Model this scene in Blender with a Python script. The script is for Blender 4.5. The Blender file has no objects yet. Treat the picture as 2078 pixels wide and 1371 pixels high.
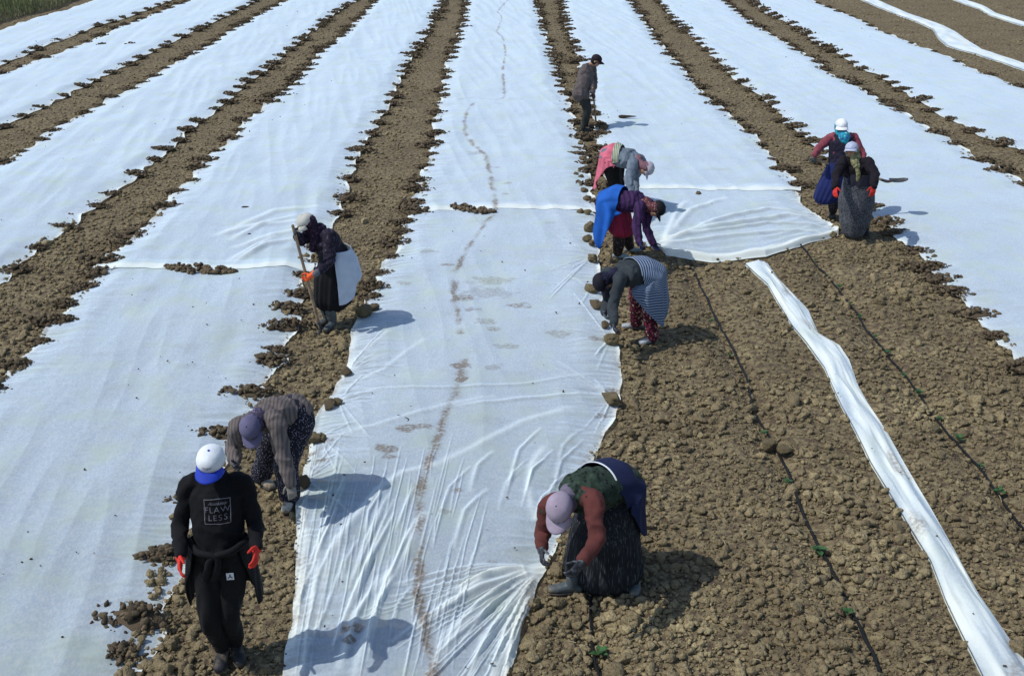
import bpy, bmesh, math, random
import numpy as np
from mathutils import Vector, Matrix
from mathutils.bvhtree import BVHTree

# ------------------------------------------------------------------ camera, world, sun, exposure
SC = bpy.context.scene
COL = SC.collection
F_PX, W_PX, H_PX, CAM_Z = 2300.0, 2078.0, 1371.0, 5.3
TH = math.radians(22.97)
cam = bpy.data.objects.new('camera', bpy.data.cameras.new('camera'))
COL.objects.link(cam)
cam.location = (0, 0, CAM_Z)
cam.rotation_euler = (math.pi / 2 - TH, 0, 0)
cam.data.sensor_width = 36
cam.data.lens = 36 * F_PX / W_PX
cam.data.clip_start = 0.1
cam.data.clip_end = 3000
SC.camera = cam

SUN_ELEV, SUN_AZ = math.radians(53), math.radians(12)      # shadows run to +X and a little to +Y
sdir = Vector((math.cos(SUN_AZ) * math.cos(SUN_ELEV), math.sin(SUN_AZ) * math.cos(SUN_ELEV), -math.sin(SUN_ELEV)))
world = bpy.data.worlds.new('World'); SC.world = world
world.use_nodes = True
wn = world.node_tree.nodes; wn.clear()
sky = wn.new('ShaderNodeTexSky'); sky.sky_type = 'NISHITA'; sky.sun_disc = False
sky.sun_elevation = SUN_ELEV
tosun = -sdir
sky.sun_rotation = math.atan2(tosun.x, tosun.y)
sky.air_density = 1.0; sky.dust_density = 0.6; sky.ozone_density = 1.5
bg = wn.new('ShaderNodeBackground'); bg.inputs['Strength'].default_value = 0.135
wo = wn.new('ShaderNodeOutputWorld')
world.node_tree.links.new(sky.outputs[0], bg.inputs[0]); world.node_tree.links.new(bg.outputs[0], wo.inputs[0])
sun = bpy.data.objects.new('sun', bpy.data.lights.new('sun', 'SUN')); COL.objects.link(sun)
sun.data.energy = 2.9; sun.data.angle = math.radians(0.53); sun.data.color = (1.0, 0.985, 0.94)
sun.rotation_euler = sdir.to_track_quat('-Z', 'Y').to_euler()
SC.view_settings.view_transform = 'Standard'; SC.view_settings.look = 'None'
SC.view_settings.exposure = 0.09; SC.view_settings.gamma = 1.0

# ------------------------------------------------------------------ pixel <-> world
CT, ST = math.cos(TH), math.sin(TH)
def ray(px, py):
    x = (px - W_PX / 2) / F_PX; u = (H_PX / 2 - py) / F_PX
    return Vector((x, CT + ST * u, -ST + CT * u))
def at(px, py, Y):
    d = ray(px, py); return Vector((0, 0, CAM_Z)) + d * (Y / d.y)
def gp(px, py, z=0.0):
    d = ray(px, py); return Vector((0, 0, CAM_Z)) + d * ((z - CAM_Z) / d.z)

# ------------------------------------------------------------------ noise
rng = np.random.default_rng(7)
PERM = rng.permutation(512).astype(np.int64)
PERM = np.concatenate([PERM, PERM])
G2 = np.stack([np.cos(np.arange(512) * 2.399), np.sin(np.arange(512) * 2.399)], 1)
g3 = rng.normal(size=(512, 3)); G3 = g3 / np.linalg.norm(g3, axis=1)[:, None]
def perlin2(x, y, seed=0):
    x = np.asarray(x, float); y = np.asarray(y, float)
    xi = np.floor(x).astype(np.int64); yi = np.floor(y).astype(np.int64)
    xf = x - xi; yf = y - yi
    u = xf * xf * xf * (xf * (xf * 6 - 15) + 10); v = yf * yf * yf * (yf * (yf * 6 - 15) + 10)
    def g(ix, iy, dx, dy):
        h = PERM[(PERM[(ix + seed * 37) & 511] + iy) & 511]
        return G2[h, 0] * dx + G2[h, 1] * dy
    a = g(xi, yi, xf, yf); b = g(xi + 1, yi, xf - 1, yf); c = g(xi, yi + 1, xf, yf - 1); d = g(xi + 1, yi + 1, xf - 1, yf - 1)
    return ((a * (1 - u) + b * u) * (1 - v) + (c * (1 - u) + d * u) * v) * 1.5
def perlin3(p, seed=0):
    pi = np.floor(p).astype(np.int64); f = p - pi
    w = f * f * f * (f * (f * 6 - 15) + 10)
    out = 0
    for i in (0, 1):
        for j in (0, 1):
            for k in (0, 1):
                h = PERM[(PERM[(PERM[(pi[:, 0] + i + seed * 31) & 511] + pi[:, 1] + j) & 511] + pi[:, 2] + k) & 511]
                g = G3[h]; d = f - np.array([i, j, k])
                wt = (w[:, 0] if i else 1 - w[:, 0]) * (w[:, 1] if j else 1 - w[:, 1]) * (w[:, 2] if k else 1 - w[:, 2])
                out = out + wt * (g * d).sum(1)
    return out * 1.6
def fbm2(x, y, oct=3, seed=0):
    s = 0; a = 1; t = 0
    for o in range(oct):
        s = s + a * perlin2(x * 2 ** o, y * 2 ** o, seed + o); t += a; a *= .5
    return s / t
def sstep(a, b, x):
    t = np.clip((x - a) / (b - a), 0, 1); return t * t * (3 - 2 * t)

# ------------------------------------------------------------------ materials
def mat(name, col, rough=0.9, pat=None, bump=0.0, bscale=60.0, bdist=0.01, var=0.12, vscale=8.0, trans=0.0, attr=None, attr_col=None, coord='Object', sheen=0.0):
    m = bpy.data.materials.new(name); m.use_nodes = True
    nt = m.node_tree; n = nt.nodes; L = nt.links
    b = n['Principled BSDF']; b.inputs['Roughness'].default_value = rough
    b.inputs['Specular IOR Level'].default_value = 0.25
    if sheen: b.inputs['Sheen Weight'].default_value = sheen; b.inputs['Sheen Roughness'].default_value = .35; b.inputs['Sheen Tint'].default_value = (1, .98, .90, 1)
    tc = n.new('ShaderNodeTexCoord'); out = tc.outputs[coord]
    def noise(scale, detail=4, src=None):
        t = n.new('ShaderNodeTexNoise'); t.inputs['Scale'].default_value = scale; t.inputs['Detail'].default_value = detail
        L.new(src or out, t.inputs['Vector']); return t.outputs['Fac']
    def mix(f, a, c, blend='MIX'):
        x = n.new('ShaderNodeMix'); x.data_type = 'RGBA'; x.blend_type = blend
        for s, v in ((x.inputs[0], f), (x.inputs[6], a), (x.inputs[7], c)):
            if hasattr(v, 'links'): L.new(v, s)
            elif isinstance(v, (int, float)): s.default_value = v
            else: s.default_value = (*v, 1)
        return x.outputs[2]
    def ramp(f, a, bb):
        r = n.new('ShaderNodeMapRange'); r.inputs[1].default_value = a; r.inputs[2].default_value = bb
        L.new(f, r.inputs[0]); return r.outputs[0]
    def math_(op, a, c=None):
        x = n.new('ShaderNodeMath'); x.operation = op
        for s, v in ((x.inputs[0], a), (x.inputs[1], c)):
            if v is None: continue
            if hasattr(v, 'links'): L.new(v, s)
            else: s.default_value = v
        return x.outputs[0]
    class K: pass
    k = K(); k.noise = noise; k.mix = mix; k.ramp = ramp; k.out = out; k.n = n; k.L = L; k.tc = tc; k.math = math_
    dark = tuple(c * (1 - var * 2) for c in col); light = tuple(min(1, c * (1 + var)) for c in col)
    c = mix(ramp(noise(vscale), .3, .7), dark, light)
    if pat: c = pat(k, c)
    if attr:
        a = n.new('ShaderNodeAttribute'); a.attribute_name = attr
        c = mix(a.outputs['Fac'], c, attr_col)
    L.new(c, b.inputs['Base Color'])
    if bump:
        bn = n.new('ShaderNodeBump'); bn.inputs['Strength'].default_value = bump; bn.inputs['Distance'].default_value = bdist
        L.new(noise(bscale, 5), bn.inputs['Height']); L.new(bn.outputs[0], b.inputs['Normal'])
    if trans:
        tr = n.new('ShaderNodeBsdfTranslucent'); L.new(c, tr.inputs[0])
        ms = n.new('ShaderNodeMixShader'); ms.inputs[0].default_value = trans
        L.new(b.outputs[0], ms.inputs[1]); L.new(tr.outputs[0], ms.inputs[2])
        L.new(ms.outputs[0], n['Material Output'].inputs[0])
    return m
def floral(base_scale, cols, thr=.35, coord=None):
    def f(k, c):
        v = k.n.new('ShaderNodeTexVoronoi'); v.inputs['Scale'].default_value = base_scale; k.L.new(coord(k) if coord else k.out, v.inputs['Vector'])
        d = v.outputs['Distance']; hue = v.outputs['Color']
        sep = k.n.new('ShaderNodeSeparateColor'); k.L.new(hue, sep.inputs[0])
        out = c
        cc = k.mix(k.ramp(sep.outputs[0], .45, .55), cols[0], cols[-1])
        if len(cols) > 2: cc = k.mix(k.ramp(sep.outputs[1], .6, .7), cc, cols[1])
        return k.mix(k.ramp(d, thr + .05, thr - .03), c, cc)
    return f
def stripes(axis, freq, col2, lo=.0, hi=.4, distort=0.0, uv=False):
    def f(k, c):
        src = k.tc.outputs['UV'] if uv else k.out
        sp = k.n.new('ShaderNodeSeparateXYZ'); k.L.new(src, sp.inputs[0])
        v = sp.outputs[axis]
        if distort:
            v = k.math('ADD', v, k.math('MULTIPLY', k.noise(6, 2), distort))
        s = k.math('SINE', k.math('MULTIPLY', v, freq * 2 * math.pi))
        return k.mix(k.ramp(s, lo, hi), c, col2)
    return f

# ------------------------------------------------------------------ object helpers
def tag(o, label=None, cat=None, group=None, kind=None):
    if label: o['label'] = label
    if cat: o['category'] = cat
    if group: o['group'] = group
    if kind: o['kind'] = kind
    return o
def link(name, me, parent=None, m=None):
    o = bpy.data.objects.new(name, me); COL.objects.link(o)
    if m is not None:
        me.materials.clear(); me.materials.append(m)
    if parent: o.parent = parent; o.matrix_parent_inverse = parent.matrix_world.inverted() if False else Matrix.Translation(-parent.location)
    return o
def np_mesh(name, V, Fq, smooth=True, k=None):
    V = np.asarray(V, np.float32); Fq = np.asarray(Fq, np.int32); k = Fq.shape[1]
    me = bpy.data.meshes.new(name)
    me.vertices.add(len(V)); me.vertices.foreach_set('co', V.ravel())
    me.loops.add(Fq.size); me.loops.foreach_set('vertex_index', Fq.ravel())
    me.polygons.add(len(Fq)); me.polygons.foreach_set('loop_start', np.arange(0, Fq.size, k, dtype=np.int32))
    if smooth: me.polygons.foreach_set('use_smooth', np.ones(len(Fq), bool))
    me.update(calc_edges=True); me.validate()
    return me
def fattr(me, name, vals):
    a = me.attributes.new(name, 'FLOAT', 'POINT'); a.data.foreach_set('value', np.asarray(vals, np.float32))
def grid_faces(nr, nc):
    i = np.arange(nr - 1)[:, None] * nc + np.arange(nc - 1)[None]
    i = i.ravel(); return np.stack([i, i + 1, i + nc + 1, i + nc], 1)

# ------------------------------------------------------------------ ground
def _gl(pl):
    a = np.array([(gp(x, y).x, gp(x, y).y) for x, y in pl]); return a[np.argsort(a[:, 1])]
FURROWS = [(_gl([(1395,535),(1450,640),(1515,760),(1560,880),(1620,1010),(1690,1150),(1770,1320),(1810,1420)]), 15.2),
           (_gl([(1630,505),(1720,610),(1800,710),(1890,830),(2000,960),(2100,1090)]), 16.0), (_gl([(1178,1160),(1198,1250),(1222,1420)]), 7.7)]
def h_low(x, y):
    x = np.asarray(x, float); y = np.asarray(y, float)
    fur = 0
    for pl, ymax in FURROWS:
        d = x - np.interp(y, pl[:, 1], pl[:, 0]) - .03 * np.sin(y * 3)
        m = np.clip((ymax - y) / .8, 0, 1)
        fur = fur + m * (-.060 * np.exp(-(d / .13) ** 2) + .022 * np.exp(-((np.abs(d) - .38) / .16) ** 2))
    return fur + .035 * fbm2(x * .45, y * .3, 2, 3) + .012 * perlin2(x * 1.6, y * 1.1, 5)
def h_ground(x, y):
    return h_low(x, y) + .012 * fbm2(x * 9, y * 9, 3, 11)
def hl(x, y): return float(h_low(np.array([x]), np.array([y]))[0])

def soil_pattern(k, c):
    a = k.n.new('ShaderNodeAttribute'); a.attribute_name = 'tone'
    c2 = k.mix(a.outputs['Fac'], (.075, .057, .030), (.50, .405, .215))
    c2 = k.mix(k.ramp(k.noise(1.1, 5), .35, .7), c2, (.23, .18, .096))
    return k.mix(k.ramp(k.noise(45, 5), .35, .8), c2, (.15, .108, .07))
M_soil = mat('soil', (.2, .15, .09), .95, soil_pattern, bump=.95, bscale=48, bdist=.03)
def far_soil(k, c):
    c2 = k.mix(k.ramp(k.noise(1.1, 5), .3, .7), (.30, .24, .13), (.20, .158, .083))
    c2 = k.mix(k.ramp(k.noise(14, 6), .38, .62), (.1, .07, .045), c2)
    return c2
M_ground = mat('ground_soil', (.2, .15, .09), .95, far_soil, bump=1.0, bscale=18, bdist=.06)
def heap_pattern(k, c):
    a = k.n.new('ShaderNodeAttribute'); a.attribute_name = 'tone'
    return k.mix(a.outputs['Fac'], (.05, .036, .024), (.18, .135, .08))
M_heap = mat('damp_soil', (.12, .08, .05), .95, heap_pattern, bump=.8, bscale=70, bdist=.015)

nr, nc = 620, 520
yy = np.concatenate([np.linspace(1.5, 6, 20, endpoint=False), 6 * (60 / 6.) ** np.linspace(0, 1, nr - 50), np.linspace(70, 1500, 30) ])
nr = len(yy)
uu = np.linspace(-1, 1, nc)
X = uu[None] * (5 + .62 * yy[:, None]); Y = np.repeat(yy[:, None], nc, 1)
Z = h_ground(X, Y)
me = np_mesh('ground', np.stack([X, Y, Z], 2).reshape(-1, 3), grid_faces(nr, nc))
tag(link('ground', me, None, M_ground), kind='structure')

# ------------------------------------------------------------------ fleece sheets
def fleece_pattern(k, c):
    a = k.n.new('ShaderNodeAttribute'); a.attribute_name = 'dirt'
    d = k.math('ADD', a.outputs['Fac'], 0.0)
    nz = k.math('MULTIPLY', k.ramp(k.noise(30, 6), .36, .64), 1.25)
    dd = k.math('MULTIPLY', d, k.math('ADD', nz, .28))
    # fibre mottling of the nonwoven cloth, and faint grime
    mp = k.n.new('ShaderNodeMapping'); mp.inputs['Scale'].default_value = (1, .45, 1); k.L.new(k.out, mp.inputs[0])
    f1 = k.noise(62, 5, mp.outputs[0])
    c = k.mix(k.ramp(f1, .42, .60), tuple([.60, .725, .83]), (.72, .83, .92))
    c = k.mix(k.ramp(k.noise(2.2, 4), .48, .85), c, (.66, .79, .70))
    a2 = k.n.new('ShaderNodeAttribute'); a2.attribute_name = 'double'; c = k.mix(a2.outputs['Fac'], c, (.85, .89, .82))
    r = k.n.new('ShaderNodeMath'); r.operation = 'MINIMUM'; k.L.new(dd, r.inputs[0]); r.inputs[1].default_value = .85
    return k.mix(r.outputs[0], c, (.27, .215, .17))
M_fleece = mat('white_fleece', (.7, .8, .88), .85, fleece_pattern, bump=.35, bscale=60, bdist=.006, trans=.12)
def see_through(m, t0=.62, t1=.16):
    """thin nonwoven cloth: light passes straight between the fibres, T = t0 ** (1 / cos)"""
    nt = m.node_tree; n = nt.nodes; L = nt.links
    def mth(op, a, c):
        x = n.new('ShaderNodeMath'); x.operation = op
        for s_, v in zip(x.inputs, (a, c)):
            if hasattr(v, 'links'): L.new(v, s_)
            else: s_.default_value = v
        return x.outputs[0]
    lw = n.new('ShaderNodeLayerWeight'); lw.inputs[0].default_value = .5
    cosv = mth('MAXIMUM', mth('SUBTRACT', 1.0, lw.outputs['Facing']), .08)
    at_ = n.new('ShaderNodeAttribute'); at_.attribute_name = 'double'
    base = mth('SUBTRACT', t0, mth('MULTIPLY', at_.outputs['Fac'], t0 - t1))
    T = mth('POWER', base, mth('DIVIDE', 1.0, cosv))
    out = n['Material Output']; cur = out.inputs[0].links[0].from_socket
    tb = n.new('ShaderNodeBsdfTransparent'); mx = n.new('ShaderNodeMixShader')
    L.new(T, mx.inputs[0]); L.new(cur, mx.inputs[1]); L.new(tb.outputs[0], mx.inputs[2]); L.new(mx.outputs[0], out.inputs[0])
see_through(M_fleece)

def G(pl):            # pixel polyline -> ground polyline sorted far to near
    P = [gp(x, y) for x, y in pl]
    P.sort(key=lambda p: p.y)
    return np.array([(p.x, p.y) for p in P])
def ext(pl, top=-55, bot=None):
    """extend a polyline (given top to bottom) straight on past the frame"""
    pl = list(pl)
    (x0, y0), (x1, y1) = pl[0], pl[2]
    if top is not None and y0 < 8:
        vx, vy = 1045, -290
        t = (top - vy) / (y0 - vy); pl.insert(0, (vx + (x0 - vx) * t, top))
    if bot:
        (x0, y0), (x1, y1) = pl[-3], pl[-1]
        s = (x1 - x0) / (y1 - y0)
        for b in ((y1 + bot) / 2, bot): pl.append((x1 + s * (b - y1), b))
    return pl
E = {}
E['0L'] = ext([(200,0),(150,19),(108,30),(50,47),(0,65)], bot=110)
E['0R'] = ext([(350,0),(338,5),(295,22),(232,44),(175,62),(125,82),(82,97),(33,120),(0,135)], bot=210)
E['1L'] = ext([(398,0),(378,7),(358,14),(302,37),(240,60),(198,81),(135,106),(85,125),(25,148),(0,155)], bot=235)
E['1R'] = ext([(522,0),(475,25),(435,45),(370,75),(322,100),(272,125),(225,147),(178,170),(132,195),(82,220),(28,246),(0,262)], bot=380)
E['2L'] = ext([(592,0),(520,37),(462,72),(400,110),(345,139),(288,176),(240,200),(190,229),(140,252),(100,277),(57,310),(30,325),(0,340)], bot=500)
E['2R'] = ext([(727,0),(702,12),(660,40),(640,60),(605,85),(555,125),(520,155),(502,165),(452,210),(425,228),(378,270),(322,318),(277,356),(207,410),(157,443),(123,470),(93,490),(37,536),(0,570)], bot=760)
E['3L'] = ext([(771,0),(742,28),(722,50),(702,72),(680,88),(645,120),(628,142),(595,175),(567,197),(520,242),(500,250),(482,282),(452,305),(417,332),(420,343),(397,370),(363,400),(337,430),(310,460),(273,490),(240,515),(205,545)][:])
E['3L'] = [p for p in E['3L'] if p != (420,343)]
E['3R'] = ext([(905,0),(892,15),(877,35),(867,62),(850,92),(832,115),(817,147),(802,170),(790,200),(777,225),(755,260),(740,278),(725,308),(715,328),(700,370),(690,410),(672,450),(645,490),(625,530),(610,575)])
E['3bL'] = ext([(205,548),(187,580),(137,636),(80,700),(37,748),(0,780)], top=None, bot=1000)
E['3bR'] = ext([(612,572),(602,605),(595,650),(578,700),(556,750),(530,795),(492,845),(468,895),(425,955),(392,1010),(372,1075),(362,1130),(345,1170),(312,1238),(298,1290),(255,1371)], top=None, bot=1600)
E['4L'] = ext([(948,0),(950,20),(944,38),(936,70),(925,92),(915,125),(909,160),(902,195),(895,225),(888,260),(885,295),(878,325),(866,350),(855,390),(845,425)])
E['4R'] = ext([(1085,0),(1100,60),(1118,120),(1135,180),(1157,240),(1172,300),(1187,350),(1196,410),(1205,440)])
E['4bL'] = ext([(845,425),(828,460),(808,510),(785,560),(760,600),(728,640),(713,680),(700,735),(678,785),(652,830),(638,885),(626,935),(613,990),(607,1050),(604,1110),(598,1200),(588,1300),(578,1371)], top=None, bot=1600)
E['4bR'] = ext([(1205,440),(1212,470),(1219,520),(1222,570),(1224,610),(1238,650),(1252,690),(1260,760),(1263,815),(1248,855),(1225,885),(1203,920),(1180,970),(1155,1040),(1135,1100),(1112,1142),(1080,1235),(1055,1305),(1030,1371)], top=None, bot=1600)
E['5L'] = ext([(1140,0),(1153,60),(1177,120),(1190,170),(1205,225),(1217,270),(1226,310),(1235,350),(1252,390)])
E['5R'] = ext([(1275,0),(1320,70),(1370,130),(1420,190),(1450,215),(1500,260),(1530,290),(1555,320),(1590,360),(1612,387)])
E['5bL'] = [(1250,386),(1258,410),(1275,450),(1292,492),(1320,508),(1345,516)]
E['5bR'] = [(1612,383),(1625,410),(1650,435),(1680,452),(1702,472),(1705,516)]
E['6L'] = ext([(1335,0),(1375,50),(1425,90),(1492,160),(1560,205),(1612,260),(1652,295),(1700,350),(1742,400),(1790,450),(1850,497),(1890,535),(1935,590),(1990,650),(2040,700),(2078,740)], bot=900)
E['6R'] = ext([(1462,0),(1510,40),(1558,70),(1603,97),(1643,120),(1675,150),(1718,170),(1755,190),(1798,217),(1845,245),(1893,272),(1928,292),(1983,325),(2020,343),(2078,385)], bot=500)
E['7L'] = ext([(1520,0),(1558,28),(1608,52),(1665,92),(1710,112),(1745,140),(1795,157),(1828,180),(1868,207),(1905,232),(1958,255),(2000,282),(2070,305)], bot=400)
E['7R'] = ext([(1640,0),(1665,12),(1733,40),(1795,70),(1853,92),(1920,117),(1978,147),(2043,172),(2078,185)], bot=260)
EG = {k: G(v) for k, v in E.items()}
def ex(key, y):
    a = EG[key]; return np.interp(y, a[:, 1], a[:, 0])

# ridges, dirt trails and wrinkle fans on the cloth, all in ground coordinates
def seg_dist(px, py, pl):
    best = np.full(px.shape, 1e9); side = np.zeros(px.shape); par = np.zeros(px.shape); acc = 0
    tot = sum(math.hypot(*(pl[i + 1] - pl[i])) for i in range(len(pl) - 1))
    for i in range(len(pl) - 1):
        a, b = pl[i], pl[i + 1]; d = b - a; L = math.hypot(*d)
        if L < 1e-6: continue
        t = np.clip(((px - a[0]) * d[0] + (py - a[1]) * d[1]) / L ** 2, 0, 1)
        q = np.hypot(px - a[0] - t * d[0], py - a[1] - t * d[1])
        m = q < best; best = np.where(m, q, best); par = np.where(m, (acc + t * L) / tot, par); acc += L
    return best, par
def PG(pl): return np.array([(gp(x, y).x, gp(x, y).y) for x, y in pl])
TRAILS = [(PG([(1045,-5),(1025,10),(1010,28),(1018,38),(1017,50),(1008,70),(1020,80),(1026,110),(1020,150),(1024,195),(1022,207)]), .03, .9),
  (PG([(962,216),(948,238),(942,258),(945,280),(960,300),(985,325),(992,355),(996,375),(1003,405),(1006,437)]), .04, 1.0),
  (PG([(1000,447),(985,460),(965,490),(940,530),(925,560),(920,600),(926,640),(935,690)]), .035, 1.0),
  (PG([(942,748),(933,790),(920,825),(905,860),(890,900),(872,945),(860,985),(853,1030),(852,1090),(850,1150),(856,1220),(864,1300),(880,1371),(890,1420)]), .045, 1.1),
  (PG([(910,212),(960,205),(1000,210),(1022,208),(1060,212)]), .03, .5)]
BLOTS = [(945,610,.16,.5),(1000,578,.3,.35),(990,605,.35,.3),(1052,631,.14,.6),(1000,680,.12,.5),(1030,716,.16,.4),(1000,760,.14,.4),
  (940,758,.13,1.0),(932,785,.1,.9),(822,886,.11,.75),(858,882,.1,.6),(782,926,.15,.8),(795,945,.08,.6),(720,1300,.11,.9),(708,1318,.07,.9),(985,665,.16,.35),
  (870,520,.12,.4),(905,548,.1,.5),(820,583,.16,.35),(965,320,.2,.35),(1030,383,.1,.45),(1025,405,.08,.5),(1005,350,.1,.4),(1135,690,.16,.3),(1215,700,.12,.6),(1245,800,.12,.6),(1225,850,.1,.6),
  (640,925,.08,.6),(665,905,.08,.5),(655,945,.07,.6),(1185,1030,.1,.2),(928,1010,.06,.6),(907,1055,.06,.3),(1002,1155,.05,.4),(940,620,.12,.4),(960,640,.12,.4),(1115,460,.1,.2)]
RIDGES = [(PG([(680,790),(760,800),(900,803),(1050,795),(1200,770)]), .03, .010),
  (PG([(930,840),(1060,822),(1240,806)]), .035, .014), (PG([(640,905),(760,880),(900,840),(1000,820)]), .05, .014),
  (PG([(880,960),(820,975),(770,1015),(720,1075),(672,1140),(650,1220),(640,1290)]), .055, .04),
  (PG([(880,960),(960,925),(1060,870),(1150,840)]), .06, .02), (PG([(1100,925),(1080,960),(1075,1010),(1085,1060)]), .05, .03),
  (PG([(860,1060),(830,1130),(780,1230),(740,1330),(715,1420)]), .05, .045), (PG([(790,1180),(720,1270),(690,1371)]), .04, .03),
  (PG([(1108,1150),(1030,1200),(960,1270),(900,1340),(860,1420)]), .05, .05), (PG([(1108,1155),(1040,1230),(985,1310),(955,1400)]), .045, .05),
  (PG([(1105,1150),(1000,1180),(900,1250),(850,1290)]), .045, .03), (PG([(1080,1220),(1030,1310),(1000,1400)]), .04, .045),
  (PG([(690,660),(680,740),(640,860),(618,960)]), .04, .02), (PG([(700,760),(740,720),(790,680)]), .05, .018), (PG([(700,790),(780,760),(860,700)]), .05, .014),
  (PG([(610,1000),(625,1100),(612,1200),(600,1371)]), .04, .03), (PG([(660,1090),(640,1200),(615,1371)]), .035, .03)]
rr = random.Random(3)
for _ in range(22):      # fine gathered pleats in the near cloth, running down the row
    x = rr.uniform(625, 870); y = rr.uniform(985, 1210); L = rr.uniform(70, 210)
    RIDGES.append((PG([(x, y), (x - L * .18 - rr.uniform(0, 12), y + L * .5), (x - L * .42, y + L)]), rr.uniform(.012, .022), rr.uniform(.012, .022)))
for _ in range(90):      # hairline creases along the cloth
    x = rr.uniform(600, 1000); y = rr.uniform(880, 1250); L = rr.uniform(60, 240); sl = .16 + .10 * (x - 600) / 400
    RIDGES.append((PG([(x, y), (x - L * sl * .5 - rr.uniform(-5, 8), y + L * .5), (x - L * sl, y + L)]), rr.uniform(.006, .011), rr.uniform(.005, .011)))
for _ in range(50):
    a = rr.uniform(.15, 1.2); L = rr.uniform(90, 300); r0 = rr.uniform(30, 140)
    x0, y0 = 1108 - r0 * math.cos(a), 1150 + r0 * math.sin(a)
    RIDGES.append((PG([(x0, y0), (x0 - L * math.cos(a), y0 + L * math.sin(a)), (x0 - L * 1.1 * math.cos(a), y0 + L * 1.1 * math.sin(a))]), rr.uniform(.006, .012), rr.uniform(.006, .014)))
for x0, y0, n_ in ((1243,812,14),(1240,697,8),(684,817,10),(703,753,8),(648,893,10),(619,982,9),(1200,592,7),(1203,525,7)):   # short tension creases round the weights
    sg = -1 if x0 > 900 else 1
    for _ in range(n_):
        a = rr.uniform(-.9, 1.2); L = rr.uniform(30, 130)
        RIDGES.append((PG([(x0 + sg * 12 * math.cos(a), y0 + 8 * math.sin(a)), (x0 + sg * L * .5 * math.cos(a), y0 + L * .5 * math.sin(a)), (x0 + sg * L * math.cos(a), y0 + L * math.sin(a))]), rr.uniform(.008, .016), rr.uniform(.006, .014)))
for _ in range(16):      # pleats fanning out of the lifted edge
    a = rr.uniform(.1, 1.25); L = rr.uniform(120, 330)
    x0, y0 = 1100 - 40 * math.cos(a), 1150 + 40 * math.sin(a)
    RIDGES.append((PG([(x0, y0), (x0 - L * .5 * math.cos(a), y0 + L * .5 * math.sin(a)), (x0 - L * math.cos(a + .08), y0 + L * math.sin(a + .08))]), rr.uniform(.014, .026), rr.uniform(.014, .028)))
for _ in range(12):
    x = rr.uniform(930, 1190); y = rr.uniform(850, 1010); L = rr.uniform(60, 170)
    RIDGES.append((PG([(x, y), (x - L * .3, y + L * .3), (x - L * .45, y + L * .8)]), rr.uniform(.015, .028), rr.uniform(.008, .018)))
RIDGES5 = [(PG([(1350,500),(1450,470),(1600,445),(1690,458)]), .07, .05), (PG([(1350,495),(1420,485),(1560,462),(1680,466)]), .05, .04),
  (PG([(1345,500),(1400,440),(1470,410)]), .06, .03), (PG([(1345,500),(1370,450),(1390,420)]), .05, .025), (PG([(1345,505),(1480,492),(1600,480),(1660,478)]), .06, .04),
  (PG([(1345,505),(1460,455),(1560,430),(1640,440)]), .06, .04)]
RIDGES3 = [(PG([(470,500),(540,465),(600,450)]), .06, .03), (PG([(480,545),(540,510),(600,500)]), .06, .05), (PG([(465,545),(520,512),(560,495)]), .04, .03),
  (PG([(440,490),(520,470),(610,462)]), .07, .03), (PG([(480,515),(560,490),(620,480)]), .07, .03), (PG([(470,480),(560,440),(640,430)]), .08, .025)]

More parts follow.
